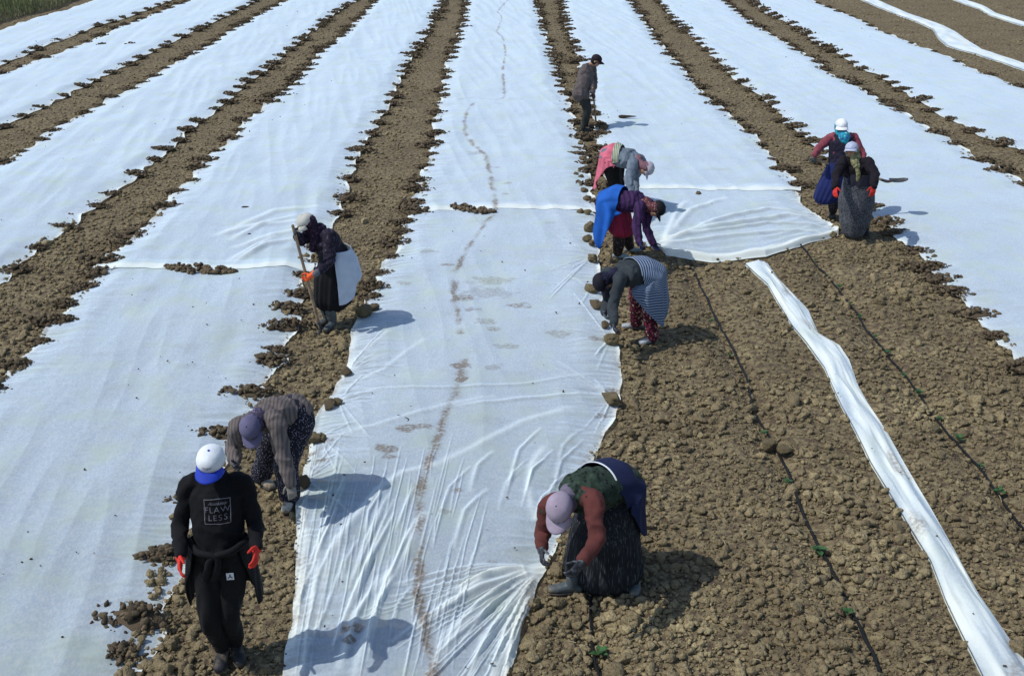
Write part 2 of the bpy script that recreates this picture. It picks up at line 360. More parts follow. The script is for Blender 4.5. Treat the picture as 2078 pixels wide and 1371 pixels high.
HEAPS = []       # (x, y, along-scale, across-scale, edge key, angle)
SHEET_AREAS = []
def sheet(name_label, kl, kr, nv, nu, yfar=None, hem=None, ridges=(), dirtmul=1.0, amp=1.0, lift=0.05, seed=1, ynear_col=None, group='fleece sheets laid in rows'):
    ya = max(EG[kl][0, 1], EG[kr][0, 1]); yb = min(EG[kl][-1, 1], EG[kr][-1, 1])   # near .. far
    if kl in ('0L', '1L', '2L', '3bL', '4bL', '6L', '7L'): ya = 5.4                # runs on past the camera
    if yfar: yb = yfar
    if kl in ('3L', '4L', '5L'): ya = {'3L': YS3, '4L': YS4, '5L': YS5}[kl] - .02
    v = np.linspace(0, 1, nv)[:, None]; u = np.linspace(0, 1, nu)[None]
    # denser rows near the camera
    if kl in ('3L', '4L', '5L'): yn = ya + .07 * perlin2(u * 5.0, 0 * u + .5, seed + 70) + .03 * perlin2(u * 15, 0 * u + .5, seed + 71)
    elif hem is None: yn = np.full((1, nu), ya)
    else: yn = np.interp(u[0], hem[0], hem[1])[None]
    Y = yn * (yb / yn) ** v + 0 * u
    if ynear_col is not None: Y = np.minimum(Y, 1e9)
    xl = ex(kl, Y); xr = ex(kr, Y)
    wob = lambda s: .03 * perlin2(Y * .9, 0 * Y + s, seed) + .028 * perlin2(Y * 3.1, 0 * Y + s, seed + 9)
    xl = xl + wob(1.5); xr = xr + wob(7.5)
    flap = lambda s: .11 * np.clip(.8 + .9 * perlin2(Y * 1.9, 0 * Y + s, seed + 60), 0, 1.3)
    far_ = sstep(13.2, 13.8, Y) if kl == '4bL' else 1.0
    if hem is None:
        xl = xl - flap(3.3) * far_
        if kl != '4bL': xr = xr + flap(5.3)
    us = u + 0 * Y
    X = xl + (xr - xl) * us
    if yfar: Y = Y + v ** 12 * .05 * perlin2(X * 2, 0 * X, seed)
    w = xr - xl
    dl = us * w; dr = (1 - us) * w; de = np.minimum(dl, dr)
    lf = sstep(0, .45, de)
    Z = h_low(X, Y) + .03 + lift * lf - .024 * np.exp(-(de / .05) ** 2)
    Z += amp * lf * (.035 * fbm2(X * .5, Y * .22, 2, 20) + .007 * fbm2(X * 2.3, Y * .8, 2, 21))
    Z += amp * lf * .011 * (1 - 2.2 * np.abs(perlin2(X * 2.6 + .35 * Y, Y * .28 + .3 * X, 24)))
    Z += amp * .0025 * sstep(.05, .5, de) * fbm2(X * 8, Y * 3, 2, seed + 23)
    # tension wrinkles running in from the pinned edges
    ew = np.exp(-de / .28)
    Z += amp * .016 * ew * (1 - abs(perlin2(Y * 7 + de * 2.5 * perlin2(Y, X, 4), de * 1.2, seed + 30)) * 2.2)
    Z += amp * .008 * ew * perlin2(Y * 19, de * 2.5, seed + 31)
    if kl in ('3L', '4L', '5L'):
        dn_ = Y - yn; Z += .010 - .008 * np.exp(-(dn_ / .03) ** 2) + .035 * np.exp(-((dn_ - .2) / .07) ** 2) * (.5 + perlin2(X * 1.1, dn_ * 3, 73))
    if yfar: Z -= .006
    if False: Z += .075 * np.exp(-((Y - yb + .16) / .08) ** 2) * (.65 + .9 * perlin2(X * .9, 0 * X, 50)) + .008 + .012 * np.exp(-((Y - yb + .45) / .07) ** 2) * perlin2(X * 1.3, 0 * X, 51)
    if hem is not None:
        dh = Y - yn
        Z -= (Z - h_low(X, Y) - .03) * (1 - sstep(-.05, .55, dh)) * .8
        Z += .045 * np.exp(-((dh - .14 - .1 * perlin2(X * 1.1, 0 * X, 55)) / .07) ** 2) * (.6 + 1.0 * perlin2(X * 1.7, dh * 2, 52)) - .035 * np.exp(-(dh / .035) ** 2) + .03 * np.exp(-((dh - .085) / .04) ** 2)
        Z += .02 * np.exp(-dh / .5) * perlin2(X * 1.5 , dh * 6, 53) + .02 * np.exp(-dh / .8) * (1 - 2.2 * np.abs(perlin2(X * .8, dh * 3.2, 54)))
    # edge lip
    Z += .034 * np.exp(-(de / .035) ** 2) * np.clip(perlin2(Y * 1.7, 0 * Y, seed + 33) * 1.6 + .35, 0, 1.2)
    Z += amp * .011 * np.exp(-de / .16) * (1 - 2.3 * np.abs(perlin2(Y * 15 + 1.5 * perlin2(Y * 3, X * 3, 66), de * 2.0, seed + 34)))
    dirt = .42 * np.exp(-de / .10) * np.clip(.5 + 1.6 * perlin2(X * 4, Y * 2.5, seed + 40), 0, 1.4)
    dirt += .30 * np.clip(perlin2(X * 2.0, Y * 3.5, seed + 41) - .42, 0, 1) * dirtmul
    for pl, wd, am in ridges:
        bx = (X > pl[:, 0].min() - .3) & (X < pl[:, 0].max() + .3) & (Y > pl[:, 1].min() - .3) & (Y < pl[:, 1].max() + .3)
        if not bx.any(): continue
        d, t = seg_dist(X[bx], Y[bx], pl)
        if wd > .035 and kl == '4bL': am, wd = am * .55, wd * .8
        Z[bx] += am * np.exp(-(d / wd) ** 2) * np.sin(np.pi * np.clip(t, .02, .98)) ** .6
    if kl.startswith('4'):
        for pl, wd, st in TRAILS:
            d, t = seg_dist(X + .03 * perlin2(X * 5, Y * 5, 60), Y, pl)
            dirt += st * np.exp(-(d / wd) ** 2) * np.clip(.65 + 1.0 * perlin2(X * 6, Y * 3.2, 61), .05, 1.3)
        for bx_, by_, r, st in BLOTS:
            p = gp(bx_, by_)
            if not (Y.min() - .3 < p.y < Y.max() + .3): continue
            d = np.hypot((X - p.x) / r, (Y - p.y) / (r * .7)) + .9 * fbm2(X * 7, Y * 7, 2, 62)
            dirt += st * sstep(1.05, .55, d)
    dbl = .75 * np.exp(-(de / .045) ** 2) + .25 * np.exp(-(de / .15) ** 2)
    for pl, wd, am in ridges:
        bx = (X > pl[:, 0].min() - .1) & (X < pl[:, 0].max() + .1) & (Y > pl[:, 1].min() - .1) & (Y < pl[:, 1].max() + .1)
        if bx.any(): dbl[bx] += min(.35, am * 14) * np.exp(-(seg_dist(X[bx], Y[bx], pl)[0] / (wd * .8)) ** 2)
    if hem is not None: dbl += .95 * sstep(.27, .16, dh + .10 * perlin2(X * 1.3, 0 * X, 81) - .08 * sstep(.3, .0, abs(X - hem[1].mean() * 0 - (xl + xr) / 2)))
    if kl in ('3L', '4L', '5L'): dbl += .85 * sstep(.20, .12, Y - yn + .06 * perlin2(X * 2, 0 * X, 82))
    dbl = np.clip(dbl, 0, 1)
    me = np_mesh('fleece_sheet', np.stack([X, Y, Z], 2).reshape(-1, 3), grid_faces(nv, nu)[:, ::-1])
    fattr(me, 'dirt', np.clip(dirt, 0, 1.3).ravel()); fattr(me, 'double', dbl.ravel())
    o = link('fleece_sheet', me, None, M_fleece)
    tag(o, name_label, 'fleece sheet', group)
    SHEET_AREAS.append((kl, kr, ya, yb, hem))
    return o
YS4 = float(gp(1000, 434).y); YS3 = float(gp(400, 556).y); YS5 = float(gp(1460, 392).y)
YS4 = float(gp(1000, 434).y); YS3 = float(gp(400, 556).y); YS5 = float(gp(1460, 392).y)
sheet('pale fleece sheet in the far top left corner, next to the grass', '0L', '0R', 200, 60, seed=1)
sheet('narrow-looking fleece sheet second from the grass at top left', '1L', '1R', 260, 70, seed=2)
sheet('fleece sheet running off the left side, third from the grass', '2L', '2R', 420, 110, seed=3)
sheet('fleece sheet behind the woman with the white apron, wrinkled at its near end', '3L', '3R', 420, 170, seed=4, ridges=RIDGES3)
sheet('large fleece sheet filling the lower left, beside the walking man in black', '3bL', '3bR', 460, 300, yfar=YS3 + .35, seed=5, amp=.9)
sheet('far central fleece sheet with a thin dirt trail, ending at a soil filled seam', '4L', '4R', 460, 170, seed=6)
sheet('near central fleece sheet with a brown dirt stripe and gathered pleats', '4bL', '4bR', 900, 520, yfar=YS4 + .35, seed=7, ridges=RIDGES, amp=.8)
sheet('fleece sheet right of the man in the grey jacket, with a few faint marks', '5L', '5R', 420, 150, seed=8)
hp = PG([(1345,517),(1400,529),(1450,533),(1520,531),(1570,528),(1620,513),(1665,496),(1702,479)])
xa, xb = hp[0, 0], hp[-1, 0]
sheet('loose near end of a fleece sheet held down by the woman in blue cloth', '5bL', '5bR', 240, 300, yfar=YS5 + .35, seed=9, ridges=RIDGES5,
      hem=(np.array([(p[0] - xa) / (xb - xa) for p in hp]), hp[:, 1]), amp=1.0)
sheet('fleece sheet running right of the two women walking with a shovel', '6L', '6R', 460, 170, seed=10)
sheet('rightmost wide fleece sheet, bordering the bare ground at top right', '7L', '7R', 260, 80, seed=11)

STRIPS = []
def strip(label, left, right, n=160, m=24, z0=.03, zh=.05, seed=0, far=False):
    L_, R_ = G(left), G(right); STRIPS.append((L_, R_))
    ys = np.linspace(0, 1, n)
    y0 = max(L_[0, 1], R_[0, 1]); y1 = min(L_[-1, 1], R_[-1, 1])
    Y = (y0 * (y1 / y0) ** ys)[:, None] + np.zeros((1, m)); u = np.linspace(0, 1, m)[None] + 0 * Y
    xl = np.interp(Y, L_[:, 1], L_[:, 0]); xr = np.interp(Y, R_[:, 1], R_[:, 0])
    X = xl + (xr - xl) * u
    w = xr - xl
    Z = h_low(X, Y) + z0 + zh * np.sin(np.pi * u) ** .9 * (.7 + .5 * perlin2(Y * .8, u * 1.5, seed))
    Z0_ = Z.copy(); Z += .022 * perlin2(u * 3.2 + .9 * np.sin(Y * .7), Y * .6, seed + 1) + .012 * (1 - 2.4 * np.abs(perlin2(u * 2.6 + Y * .35, Y * 1.1, seed + 2))) + .007 * perlin2(u * 9 + Y * .5, Y * 2.6, seed + 3)
    Z = Z0_ + (Z - Z0_) * np.clip(np.sin(np.pi * u) * 3, 0, 1)
    V = np.stack([X, Y, Z], 2).reshape(-1, 3); Fq = grid_faces(n, m)[:, ::-1]
    V2 = V.copy(); V2[:, 2] = h_low(V2[:, 0], V2[:, 1]) - .004
    nb = len(V)
    F2 = grid_faces(n, m) + nb
    side = []
    for i in range(n - 1):
        a, b = i * m, (i + 1) * m; side.append((a, b, b + nb, a + nb)); a, b = i * m + m - 1, (i + 1) * m + m - 1; side.append((b, a, a + nb, b + nb))
    for j in range(m - 1):
        a, b = j, j + 1; side.append((a, b, b + nb, a + nb)); a, b = (n - 1) * m + j, (n - 1) * m + j + 1; side.append((b, a, a + nb, b + nb))
    me = np_mesh('fleece_strip', np.concatenate([V, V2]), np.concatenate([Fq, F2, np.array(side)]))
    dirt = np.clip(perlin2(X * 4, Y * 1.5, seed + 5) - .25, 0, .6).ravel() * (0.3 if far else 1.1)
    fattr(me, 'dirt', np.concatenate([dirt, dirt])); db = np.clip(.55 + .8 * perlin2(u * 3, Y * 1.2, seed + 8), 0, 1).ravel(); fattr(me, 'double', np.concatenate([db, db]))
    o = link('fleece_strip', me, None, M_fleece)
    tag(o, label, 'fleece strip'); return o
N0L = [(1512,540),(1558,580),(1585,628),(1608,665),(1637,700),(1673,749),(1708,827),(1766,940),(1825,1037),(1889,1140),(1918,1218),(1972,1331),(1991,1371),(2040,1470)]
N0R = [(1548,528),(1578,570),(1607,598),(1640,634),(1660,680),(1703,706),(1722,734),(1742,788),(1762,825),(1796,876),(1830,935),(1874,1013),(1938,1121),(1986,1209),(2040,1287),(2078,1341),(2170,1470)]
strip('long bunched strip of folded fleece lying over the bare rows at lower right', N0L, N0R, 320, 40, seed=5)
N1 = [(1745,-6),(1758,0),(1808,20),(1858,40),(1903,57),(1920,72),(1938,87),(1983,105),(2078,137),(2170,172)]
N1w = [4,4,4,4,5,9,9,5,5,5]
strip('thin rolled strip of fleece crossing the bare soil at top right', [(x - w * 1.9, y + w * .8) for (x, y), w in zip(N1, N1w)], [(x + w * 1.9, y - w * .8) for (x, y), w in zip(N1, N1w)], 120, 12, seed=6, far=True)
N2 = [(1925,-8),(1943,0),(1993,17),(2013,30),(2078,51),(2150,75)]
strip('short piece of rolled fleece in the top right corner', [(x - 6, y + 2.5) for x, y in N2], [(x + 6, y - 2.5) for x, y in N2], 60, 12, seed=7, far=True)

# ------------------------------------------------------------------ loose soil
def ico(sub):
    bm = bmesh.new(); bmesh.ops.create_icosphere(bm, subdivisions=sub, radius=1)
    V = np.array([v.co[:] for v in bm.verts]); Fq = np.array([[v.index for v in f.verts] for f in bm.faces]); bm.free(); return V, Fq
def clod_variants(sub, n, rough=.3):
    V, Fq = ico(sub); out = []
    for i in range(n):
        d = 1 + rough * perlin3(V * 1.4 + i * 7.3, i) + rough * .6 * perlin3(V * 3.1 + i * 3.3, i + 3)
        W = V * d[:, None]
        r = np.random.default_rng(i + 50)
        for _ in range(8):                       # knock flat facets into it
            nrm = r.normal(size=3); nrm /= np.linalg.norm(nrm); lim = r.uniform(.42, .75)
            t = W @ nrm; W = W - np.where(t > lim, (t - lim) * .92, 0)[:, None] * nrm
        W *= np.array([1.12, r.uniform(.65, .95), r.uniform(.55, .8)]); out.append(W)
    return out, Fq
def merge_clods(name, pos, rad, sub, tones, nvar=24, seed=0, rough=.5):
    r = np.random.default_rng(seed)
    var, Fq = clod_variants(sub, nvar, rough); var = np.array(var)
    n = len(pos); idx = r.integers(0, nvar, n); a = r.uniform(0, 6.283, n)
    W = var[idx]
    c, s = np.cos(a)[:, None], np.sin(a)[:, None]
    x = W[:, :, 0] * c - W[:, :, 1] * s; y = W[:, :, 0] * s + W[:, :, 1] * c; z = W[:, :, 2] * r.uniform(.8, 1.25, n)[:, None]
    P = np.stack([x, y, z], 2) * rad[:, None, None] + pos[:, None, :]
    nv = W.shape[1]
    FF = (Fq[None] + (np.arange(n) * nv)[:, None, None]).reshape(-1, 3)
    me = np_mesh(name, P.reshape(-1, 3), FF, smooth=sub > 1)
    fattr(me, 'tone', np.repeat(tones, nv))
    return me
def in_sheet(x, y, margin=0.02):
    m = np.zeros(len(x), bool)
    for kl, kr, ya, yb, hem in SHEET_AREAS:
        xl, xr = ex(kl, y), ex(kr, y)
        lo = np.full(len(x), ya)
        if hem is not None:
            u = np.clip((x - xl) / np.maximum(xr - xl, .1), 0, 1); lo = np.interp(u, hem[0], hem[1])
        mg = np.minimum(margin, .0) if kl in ('4bL', '5bL') else margin
        m |= (x > xl + mg) & (x < xr - mg) & (y > lo + mg) & (y < yb)
    for L_, R_ in STRIPS:
        m |= (x > np.interp(y, L_[:, 1], L_[:, 0]) - .015) & (x < np.interp(y, R_[:, 1], R_[:, 0]) + .015) & (y > L_[0, 1]) & (y < L_[-1, 1])
    return m
def scatter(n, y0, y1, power=2.0):
    r = rng
    y = y0 * (y1 / y0) ** r.uniform(0, 1, n)          # density ~ 1/y over a y-proportional width => ~1/y^2 per area
    x = r.uniform(-1, 1, n) * (y * .505 + .45)
    k = ~in_sheet(x, y, .26 * np.clip(perlin2(x * 2.2, y * 2.2, 77) + .12, -.25, .8)); return x[k], y[k]
def soil_layer(name, n, y0, y1, rlo, rhi, sub, seed, sink=.25):
    x, y = scatter(n, y0, y1)
    r = np.random.default_rng(seed)
    rad = rlo * (rhi / rlo) ** (r.uniform(0, 1, len(x)) ** 1.6)
    dens = perlin2(x * .9, y * .9, 70)
    rad = rad * (1 + .35 * dens)
    # tractor-compacted smooth lane in the furrow left of the central sheet
    lane = (x > ex('4L', y) - .75) & (x < ex('4L', y) - .1) & (y > YS4)
    lane |= (x > ex('4bL', y) - .8) & (x < ex('4bL', y) - .15) & (y < 9.6)
    keep = ~(lane & (r.uniform(0, 1, len(x)) < .55)) | (rad < rlo * 1.2)
    x, y, rad = x[keep], y[keep], rad[keep]
    z = h_ground(x, y) + rad * sink + np.where(in_sheet(x, y, -.02), .045, 0)
    tone = np.clip(.55 + .5 * fbm2(x * .8, y * .8, 2, 72) + r.normal(0, .2, len(x)), 0, 1)
    return merge_clods(name, np.stack([x, y, z], 1), rad, sub, tone, seed=seed)
def join_meshes(name, mes):
    Vs, Fs, T, off = [], [], [], 0
    for me in mes:
        V = np.empty(len(me.vertices) * 3, np.float32); me.vertices.foreach_get('co', V)
        Lp = np.empty(len(me.loops), np.int32); me.loops.foreach_get('vertex_index', Lp)
        t = np.empty(len(me.vertices), np.float32); me.attributes['tone'].data.foreach_get('value', t)
        Vs.append(V.reshape(-1, 3)); Fs.append(Lp.reshape(-1, 3) + off); T.append(t); off += len(me.vertices)
    me = np_mesh(name, np.concatenate(Vs), np.concatenate(Fs)); fattr(me, 'tone', np.concatenate(T)); return me
parts = [soil_layer('a', 28000, 6.0, 20, .011, .03, 1, 1, .45), soil_layer('b', 12000, 6.0, 16, .022, .055, 2, 2, .42), soil_layer('c', 1500, 6.0, 18, .045, .085, 3, 3, .3),
         soil_layer('d', 42000, 6.0, 12, .006, .014, 1, 5),
         soil_layer('e', 42000, 15, 56, .018, .055, 1, 4)]
o = link('soil_clods', join_meshes('soil_clods', parts), None, M_soil)
tag(o, 'loose cloddy brown soil covering the bare rows and furrows', 'soil', kind='stuff')

# heaps of damp soil that pin the sheet edges
def heap_mesh(seed, n=34, lx=.24, ly=.14, h=.07):
    r = np.random.default_rng(seed)
    a = r.uniform(0, 6.283, n); q = r.uniform(0, 1, n) ** .75
    x = q * np.cos(a) * lx; y = q * np.sin(a) * ly
    x = np.where(r.uniform(0, 1, n) < .2, x * 1.35, x)
    z = np.maximum(h * (1 - q ** 2), 0) * r.uniform(.6, 1, n) + .01
    rad = .016 * 3.0 ** (r.uniform(0, 1, n) ** 1.4) * (1.15 - .4 * q)
    V0, F0 = ico(3)
    core = V0 * (1 + .25 * perlin3(V0 * 2 + seed, seed))[:, None] * np.array([lx * .62, ly * .7, h * .55])
    me1 = merge_clods('h', np.stack([x, y, z], 1), rad, 2, np.clip(r.normal(.42, .22, n), 0, 1), seed=seed)
    me2 = np_mesh('c', core, F0); fattr(me2, 'tone', np.full(len(core), .4))
    return join_meshes('soil_heap', [me1, me2])
HV = [heap_mesh(100 + i, 72 + 4 * (i % 5), .22 + .03 * (i % 4), .14 + .02 * (i % 3), .085) for i in range(12)]
heaps = []
def edge_heaps(key, side, gap, where, y0=None, y1=None, scale=1.0, skip=()):
    a = EG[key]; lo = max(a[0, 1], 5.8) if y0 is None else y0; hi = min(a[-1, 1], 56) if y1 is None else y1
    y = lo + .2
    while y < hi:
        x = float(ex(key, y))
        if abs(x) < y * .5 + .6:
            heaps.append((x + side * rr.uniform(-.13, .03), y, scale * rr.uniform(.65, 1.3), where, side))
        y += gap * rr.choice((.6, .8, .9, 1.0, 1.1, 1.2, 1.4))
W_ = 'damp soil heap on the '
for key, side, gap, where, kw in [
    ('0R', -1, 1.3, 'right edge of the sheet beside the grass', {}), ('1L', 1, 1.3, 'left edge of the second sheet from the grass', {}),
    ('1R', -1, 1.0, 'right edge of the second sheet from the grass', {}), ('2L', 1, .95, 'left edge of the third sheet from the grass', {}),
    ('2R', -1, .9, 'right edge of the third sheet from the grass', {}), ('3L', 1, .8, 'left edge of the sheet behind the apron woman', {}),
    ('3R', -1, .85, 'right edge of the sheet behind the apron woman', {}), ('3bL', 1, .55, 'left edge of the big lower left sheet', {}),
 ('4L', 1, .85, 'left edge of the far central sheet', {}),
    ('4R', -1, .8, 'right edge of the far central sheet', {'y0': 18.0}), ('4bL', 1, .6, 'left edge of the near central sheet', {'y0': 13.6}),
    ('5L', 1, .85, 'left edge of the sheet beside the man in grey', {}), ('5R', -1, .85, 'right edge of the sheet beside the man in grey', {}),
    ('6L', 1, .8, 'left edge of the sheet beside the shovel women', {}), ('6R', -1, 1.0, 'right edge of the sheet beside the shovel women', {}),
    ('7L', 1, .95, 'left edge of the rightmost wide sheet', {}), ('7R', -1, 1.6, 'right edge of the rightmost wide sheet', {'scale': .8})]:
    edge_heaps(key, side, gap, W_ + where, **kw)
for px, py, sc in [(335,1132,1.0),(278,1262,1.15),(246,1330,.85),(398,1005,.8),(442,884,1.15),(508,797,1.15),(546,733,1.15),(560,712,.8),(574,668,1.25),(588,632,1.2),(606,600,1.0)]:
    p_ = gp(px, py, .03); heaps.append((p_.x, p_.y, sc, W_ + 'right edge of the big lower left sheet', -1))
heaps.sort(key=lambda h: h[1])
def heap_xf(h):
    x, y, s, where, side = h
    return Vector((x, y, hl(x, y) + .03)), s
for i, h in enumerate(heaps[:290]):
    p, s = heap_xf(h)
    o = link('soil_heap', HV[rr.randrange(12)]); o.data.materials.clear(); o.data.materials.append(M_heap)
    o.location = p; o.rotation_euler = (0, 0, rr.uniform(-.35, .35) + (math.pi if rr.random() < .5 else 0)); o.scale = (s * rr.uniform(.85, 1.25), s, s * rr.uniform(.7, 1.1))
    tag(o, h[3], 'soil heap', 'soil heaps along the ' + h[3][len(W_):])
if len(heaps) > 290:
    Vs, Fs, T, off = [], [], [], 0
    for h in heaps[290:]:
        p, s = heap_xf(h); me = HV[rr.randrange(12)]
        V = np.empty(len(me.vertices) * 3, np.float32); me.vertices.foreach_get('co', V); V = V.reshape(-1, 3) * s + np.array(p[:])
        Lp = np.empty(len(me.loops), np.int32); me.loops.foreach_get('vertex_index', Lp)
        t = np.empty(len(me.vertices), np.float32); me.attributes['tone'].data.foreach_get('value', t)
        Vs.append(V); Fs.append(Lp.reshape(-1, 3) + off); T.append(t); off += len(V)
    me = np_mesh('far_soil_heaps', np.concatenate(Vs), np.concatenate(Fs)); fattr(me, 'tone', np.concatenate(T))
    tag(link('far_soil_heaps', me, None, M_heap), 'tiny dark soil heaps along the farthest sheet edges', 'soil', kind='stuff')

# single big clods used as weights
V3, F3 = ico(4)
def clod_mesh(seed):
    d = 1 + .28 * perlin3(V3 * 1.3 + seed * 3.1, seed) + .16 * perlin3(V3 * 2.9 + seed, seed + 1) + .07 * perlin3(V3 * 7 + seed, seed + 2)
    W = V3 * d[:, None]; r = np.random.default_rng(seed + 900)
    for _ in range(9):
        nrm = r.normal(size=3); nrm /= np.linalg.norm(nrm); lim = r.uniform(.55, .85); t = W @ nrm; W = W - np.where(t > lim, (t - lim) * .9, 0)[:, None] * nrm
    W = W * (1 + .05 * perlin3(W * 9, seed + 5) + .04 * perlin3(W * 17, seed + 6))[:, None]
    me = np_mesh('soil_clod', W * np.array([1.05, .85, .72]), F3); fattr(me, 'tone', np.full(len(V3), .75)); return me
CV = [clod_mesh(i) for i in range(7)]
def clod(px, py, r, label, group=None, m=M_soil, z=.05):
    p = gp(px, py, .06)
    o = link('soil_clod', CV[rr.randrange(7)]); o.data.materials.clear(); o.data.materials.append(m)
    o.location = (p.x, p.y, hl(p.x, p.y) + z + r * .45); o.rotation_euler = (rr.uniform(-.3, .3), rr.uniform(-.3, .3), rr.uniform(0, 6.28)); o.scale = (r, r, r)
    return tag(o, label, 'clod', group)
gr = 'clods weighing down the right edge of the near central sheet'
for px, py, r in [(1178,292,.07),(1184,325,.08),(1168,357,.06),(1180,362,.06),(1184,390,.07),(1192,406,.08),(1178,430,.06),(1193,432,.07),
                  (1197,465,.11),(1192,484,.08),(1203,493,.07),(1204,525,.10),(1200,592,.10),(1209,625,.09)]:
    clod(px, py, r, 'brown clod on the right edge of the central sheet, in the row beside the women', gr)
clod(1228,664,.065, 'small light brown clod by the hand of the woman in dark grey', gr)
clod(1240,697,.10, 'rounded brown clod on the sheet edge, just below the woman in dark grey', gr)
clod(1243,812,.115, 'large brown clod in a crook of the central sheet edge, nearest of its row', gr)
gl = 'clods weighing down the left edge of the near central sheet'
clod(703,753,.075, 'round brown clod alone on the left edge of the central sheet', gl)
clod(669,824,.075, 'left half of a clod pair on the sheet edge above the striped jacket', gl); clod(684,817,.065, 'right half of a clod pair on the sheet edge above the striped jacket', gl)
clod(639,893,.07, 'left lump of the clod pair beside the striped jacket', gl); clod(656,891,.055, 'right lump of the clod pair beside the striped jacket', gl)
clod(619,982,.08, 'dark clod beside the hand of the bent woman in stripes', gl, M_heap)
clod(738,636,.12, 'big dark clod heap on the sheet edge behind the woman with the apron', gl, M_heap); clod(758,626,.08, 'smaller dark clod leaning on the big one behind the apron woman', gl, M_heap)
clod(1563,893,.09, 'pale clod lying against the black hose in the bare rows'); clod(1590,905,.07, 'pale clod just right of the black hose, beside a larger clod')
for px, py, r, t in [(1280,880,.05,'stone sized clod right of the central sheet'), (1418,800,.0,'')]:
    if r: clod(px, py, r, t)
def soilbed(pl, w, label, n=70):
    P = PG(pl); r = np.random.default_rng(int(P[0, 1] * 10)); t = r.uniform(0, 1, n); idx = t * (len(P) - 1); i = np.minimum(idx.astype(int), len(P) - 2); f = idx - i
    x = P[i, 0] * (1 - f) + P[i + 1, 0] * f; y = P[i, 1] * (1 - f) + P[i + 1, 1] * f
    env = np.sin(np.pi * np.clip(t, .04, .96)) ** .5
    y += r.uniform(-w, w, n) * env; z = h_low(x, y) + .085 + .05 * r.uniform(0, 1, n) * env
    me = merge_clods('soil_heap', np.stack([x, y, z], 1), r.uniform(.025, .055, n), 2, np.clip(r.normal(.5, .25, n), 0, 1), seed=4)
    tag(link('soil_heap', me, None, M_heap), label, 'soil heap')
soilbed([(335,553),(380,560),(440,562),(478,566)], .14, 'long bed of dark soil filling the gap in the sheet seam at left', 170)
soilbed([(915,428),(940,434),(975,440),(1004,441)], .13, 'narrow wedge of dark soil in the seam across the central sheet', 90)
soilbed([(195,97),(215,95)], .1, 'small dark soil patch on the second sheet from the grass, left of its twin', 14)
soilbed([(255,96),(275,94)], .1, 'small dark soil patch on the second sheet from the grass, right of its twin', 14)
soilbed([(1208,262),(1232,266)], .3, 'dark soil heap at the feet of the man in grey, on the sheet edge', 60)
clod(1418,396,.06, 'single small dark clod on the seam of the sheet right of the bent women', None, M_heap)

# crumbs dropped on the cloth
n = 420
yv = 6.2 * (45 / 6.2) ** rng.uniform(0, 1, n); xv = rng.uniform(-1, 1, n) * (yv * .5 + .4)
k = in_sheet(xv, yv, .15); xv, yv = xv[k], yv[k]
rad = .005 * (3.2) ** rng.uniform(0, 1, len(xv)) * (1 + yv * .02)
P = np.stack([xv, yv, h_low(xv, yv) + .088], 1)
o = link('soil_crumbs', merge_clods('soil_crumbs', P, rad, 1, rng.uniform(0, .5, len(xv)), seed=8), None, M_heap)
tag(o, 'dark crumbs of soil scattered over the white sheets', 'soil', kind='stuff')

# ------------------------------------------------------------------ people: geometry tools
def norm(v): return v.normalized() if v.length > 1e-9 else Vector((0, 0, 1))
def loft(secs, n=20, cap=True, fold=None):
    """closed tube through (centre, half axis a, half axis b); round caps"""
    V, Fs = [], []
    S = []
    if cap:
        c, a, b = secs[0]; t = norm(secs[0][0] - secs[1][0]); r = min(a.length, b.length) * .8
        S += [(c + t * r * math.sin(q), a * math.cos(q), b * math.cos(q)) for q in (1.35, .9, .45)]
    S += secs
    if cap:
        c, a, b = secs[-1]; t = norm(secs[-1][0] - secs[-2][0]); r = min(a.length, b.length) * .8
        S += [(c + t * r * math.sin(q), a * math.cos(q), b * math.cos(q)) for q in (.45, .9, 1.35)]
    for si, (c, a, b) in enumerate(S):
        for k in range(n):
            th = 2 * math.pi * k / n; m = 1 + (fold(si / (len(S) - 1), th) if fold else 0)
            V.append(c + a * math.cos(th) * m + b * math.sin(th) * m)
    for s in range(len(S) - 1):
        for k in range(n):
            Fs.append((s * n + k, s * n + (k + 1) % n, (s + 1) * n + (k + 1) % n, (s + 1) * n + k))
    Fs.append(tuple(range(n))[::-1]); Fs.append(tuple((len(S) - 1) * n + k for k in range(n)))
    return V, Fs
def spline(P, R, m=5):
    """Catmull-Rom resample of points and radii (radius may be a pair)"""
    out = []
    n = len(P); R = [x if isinstance(x, tuple) else (x, x) for x in R]
    for i in range(n - 1):
        p0, p1, p2, p3 = P[max(i - 1, 0)], P[i], P[i + 1], P[min(i + 2, n - 1)]
        for j in range(m):
            t = j / m
            p = .5 * ((2 * p1) + (p2 - p0) * t + (2 * p0 - 5 * p1 + 4 * p2 - p3) * t * t + (3 * p1 - p0 - 3 * p2 + p3) * t ** 3)
            r0, r1 = R[i], R[i + 1]; s = t * t * (3 - 2 * t)
            r = tuple(x * (1 - s) + y * s for x, y in zip(r0, r1)) if isinstance(r0, tuple) else r0 * (1 - s) + r1 * s
            out.append((p, r))
    out.append((P[-1], R[-1])); return out
def limb(P, R, n=16, side=None, m=5):
    pr = spline(P, R, m); secs = []; last = side or Vector((1, 0, .01))
    for i, (p, r) in enumerate(pr):
        t = norm(pr[min(i + 1, len(pr) - 1)][0] - pr[max(i - 1, 0)][0])
        a = last - t * last.dot(t)
        a = norm(a) if a.length > 1e-3 else norm(t.orthogonal())
        last = a; b = t.cross(a)
        ra, rb = r if isinstance(r, tuple) else (r, r)
        secs.append((p, a * ra, b * rb))
    return loft(secs, n)
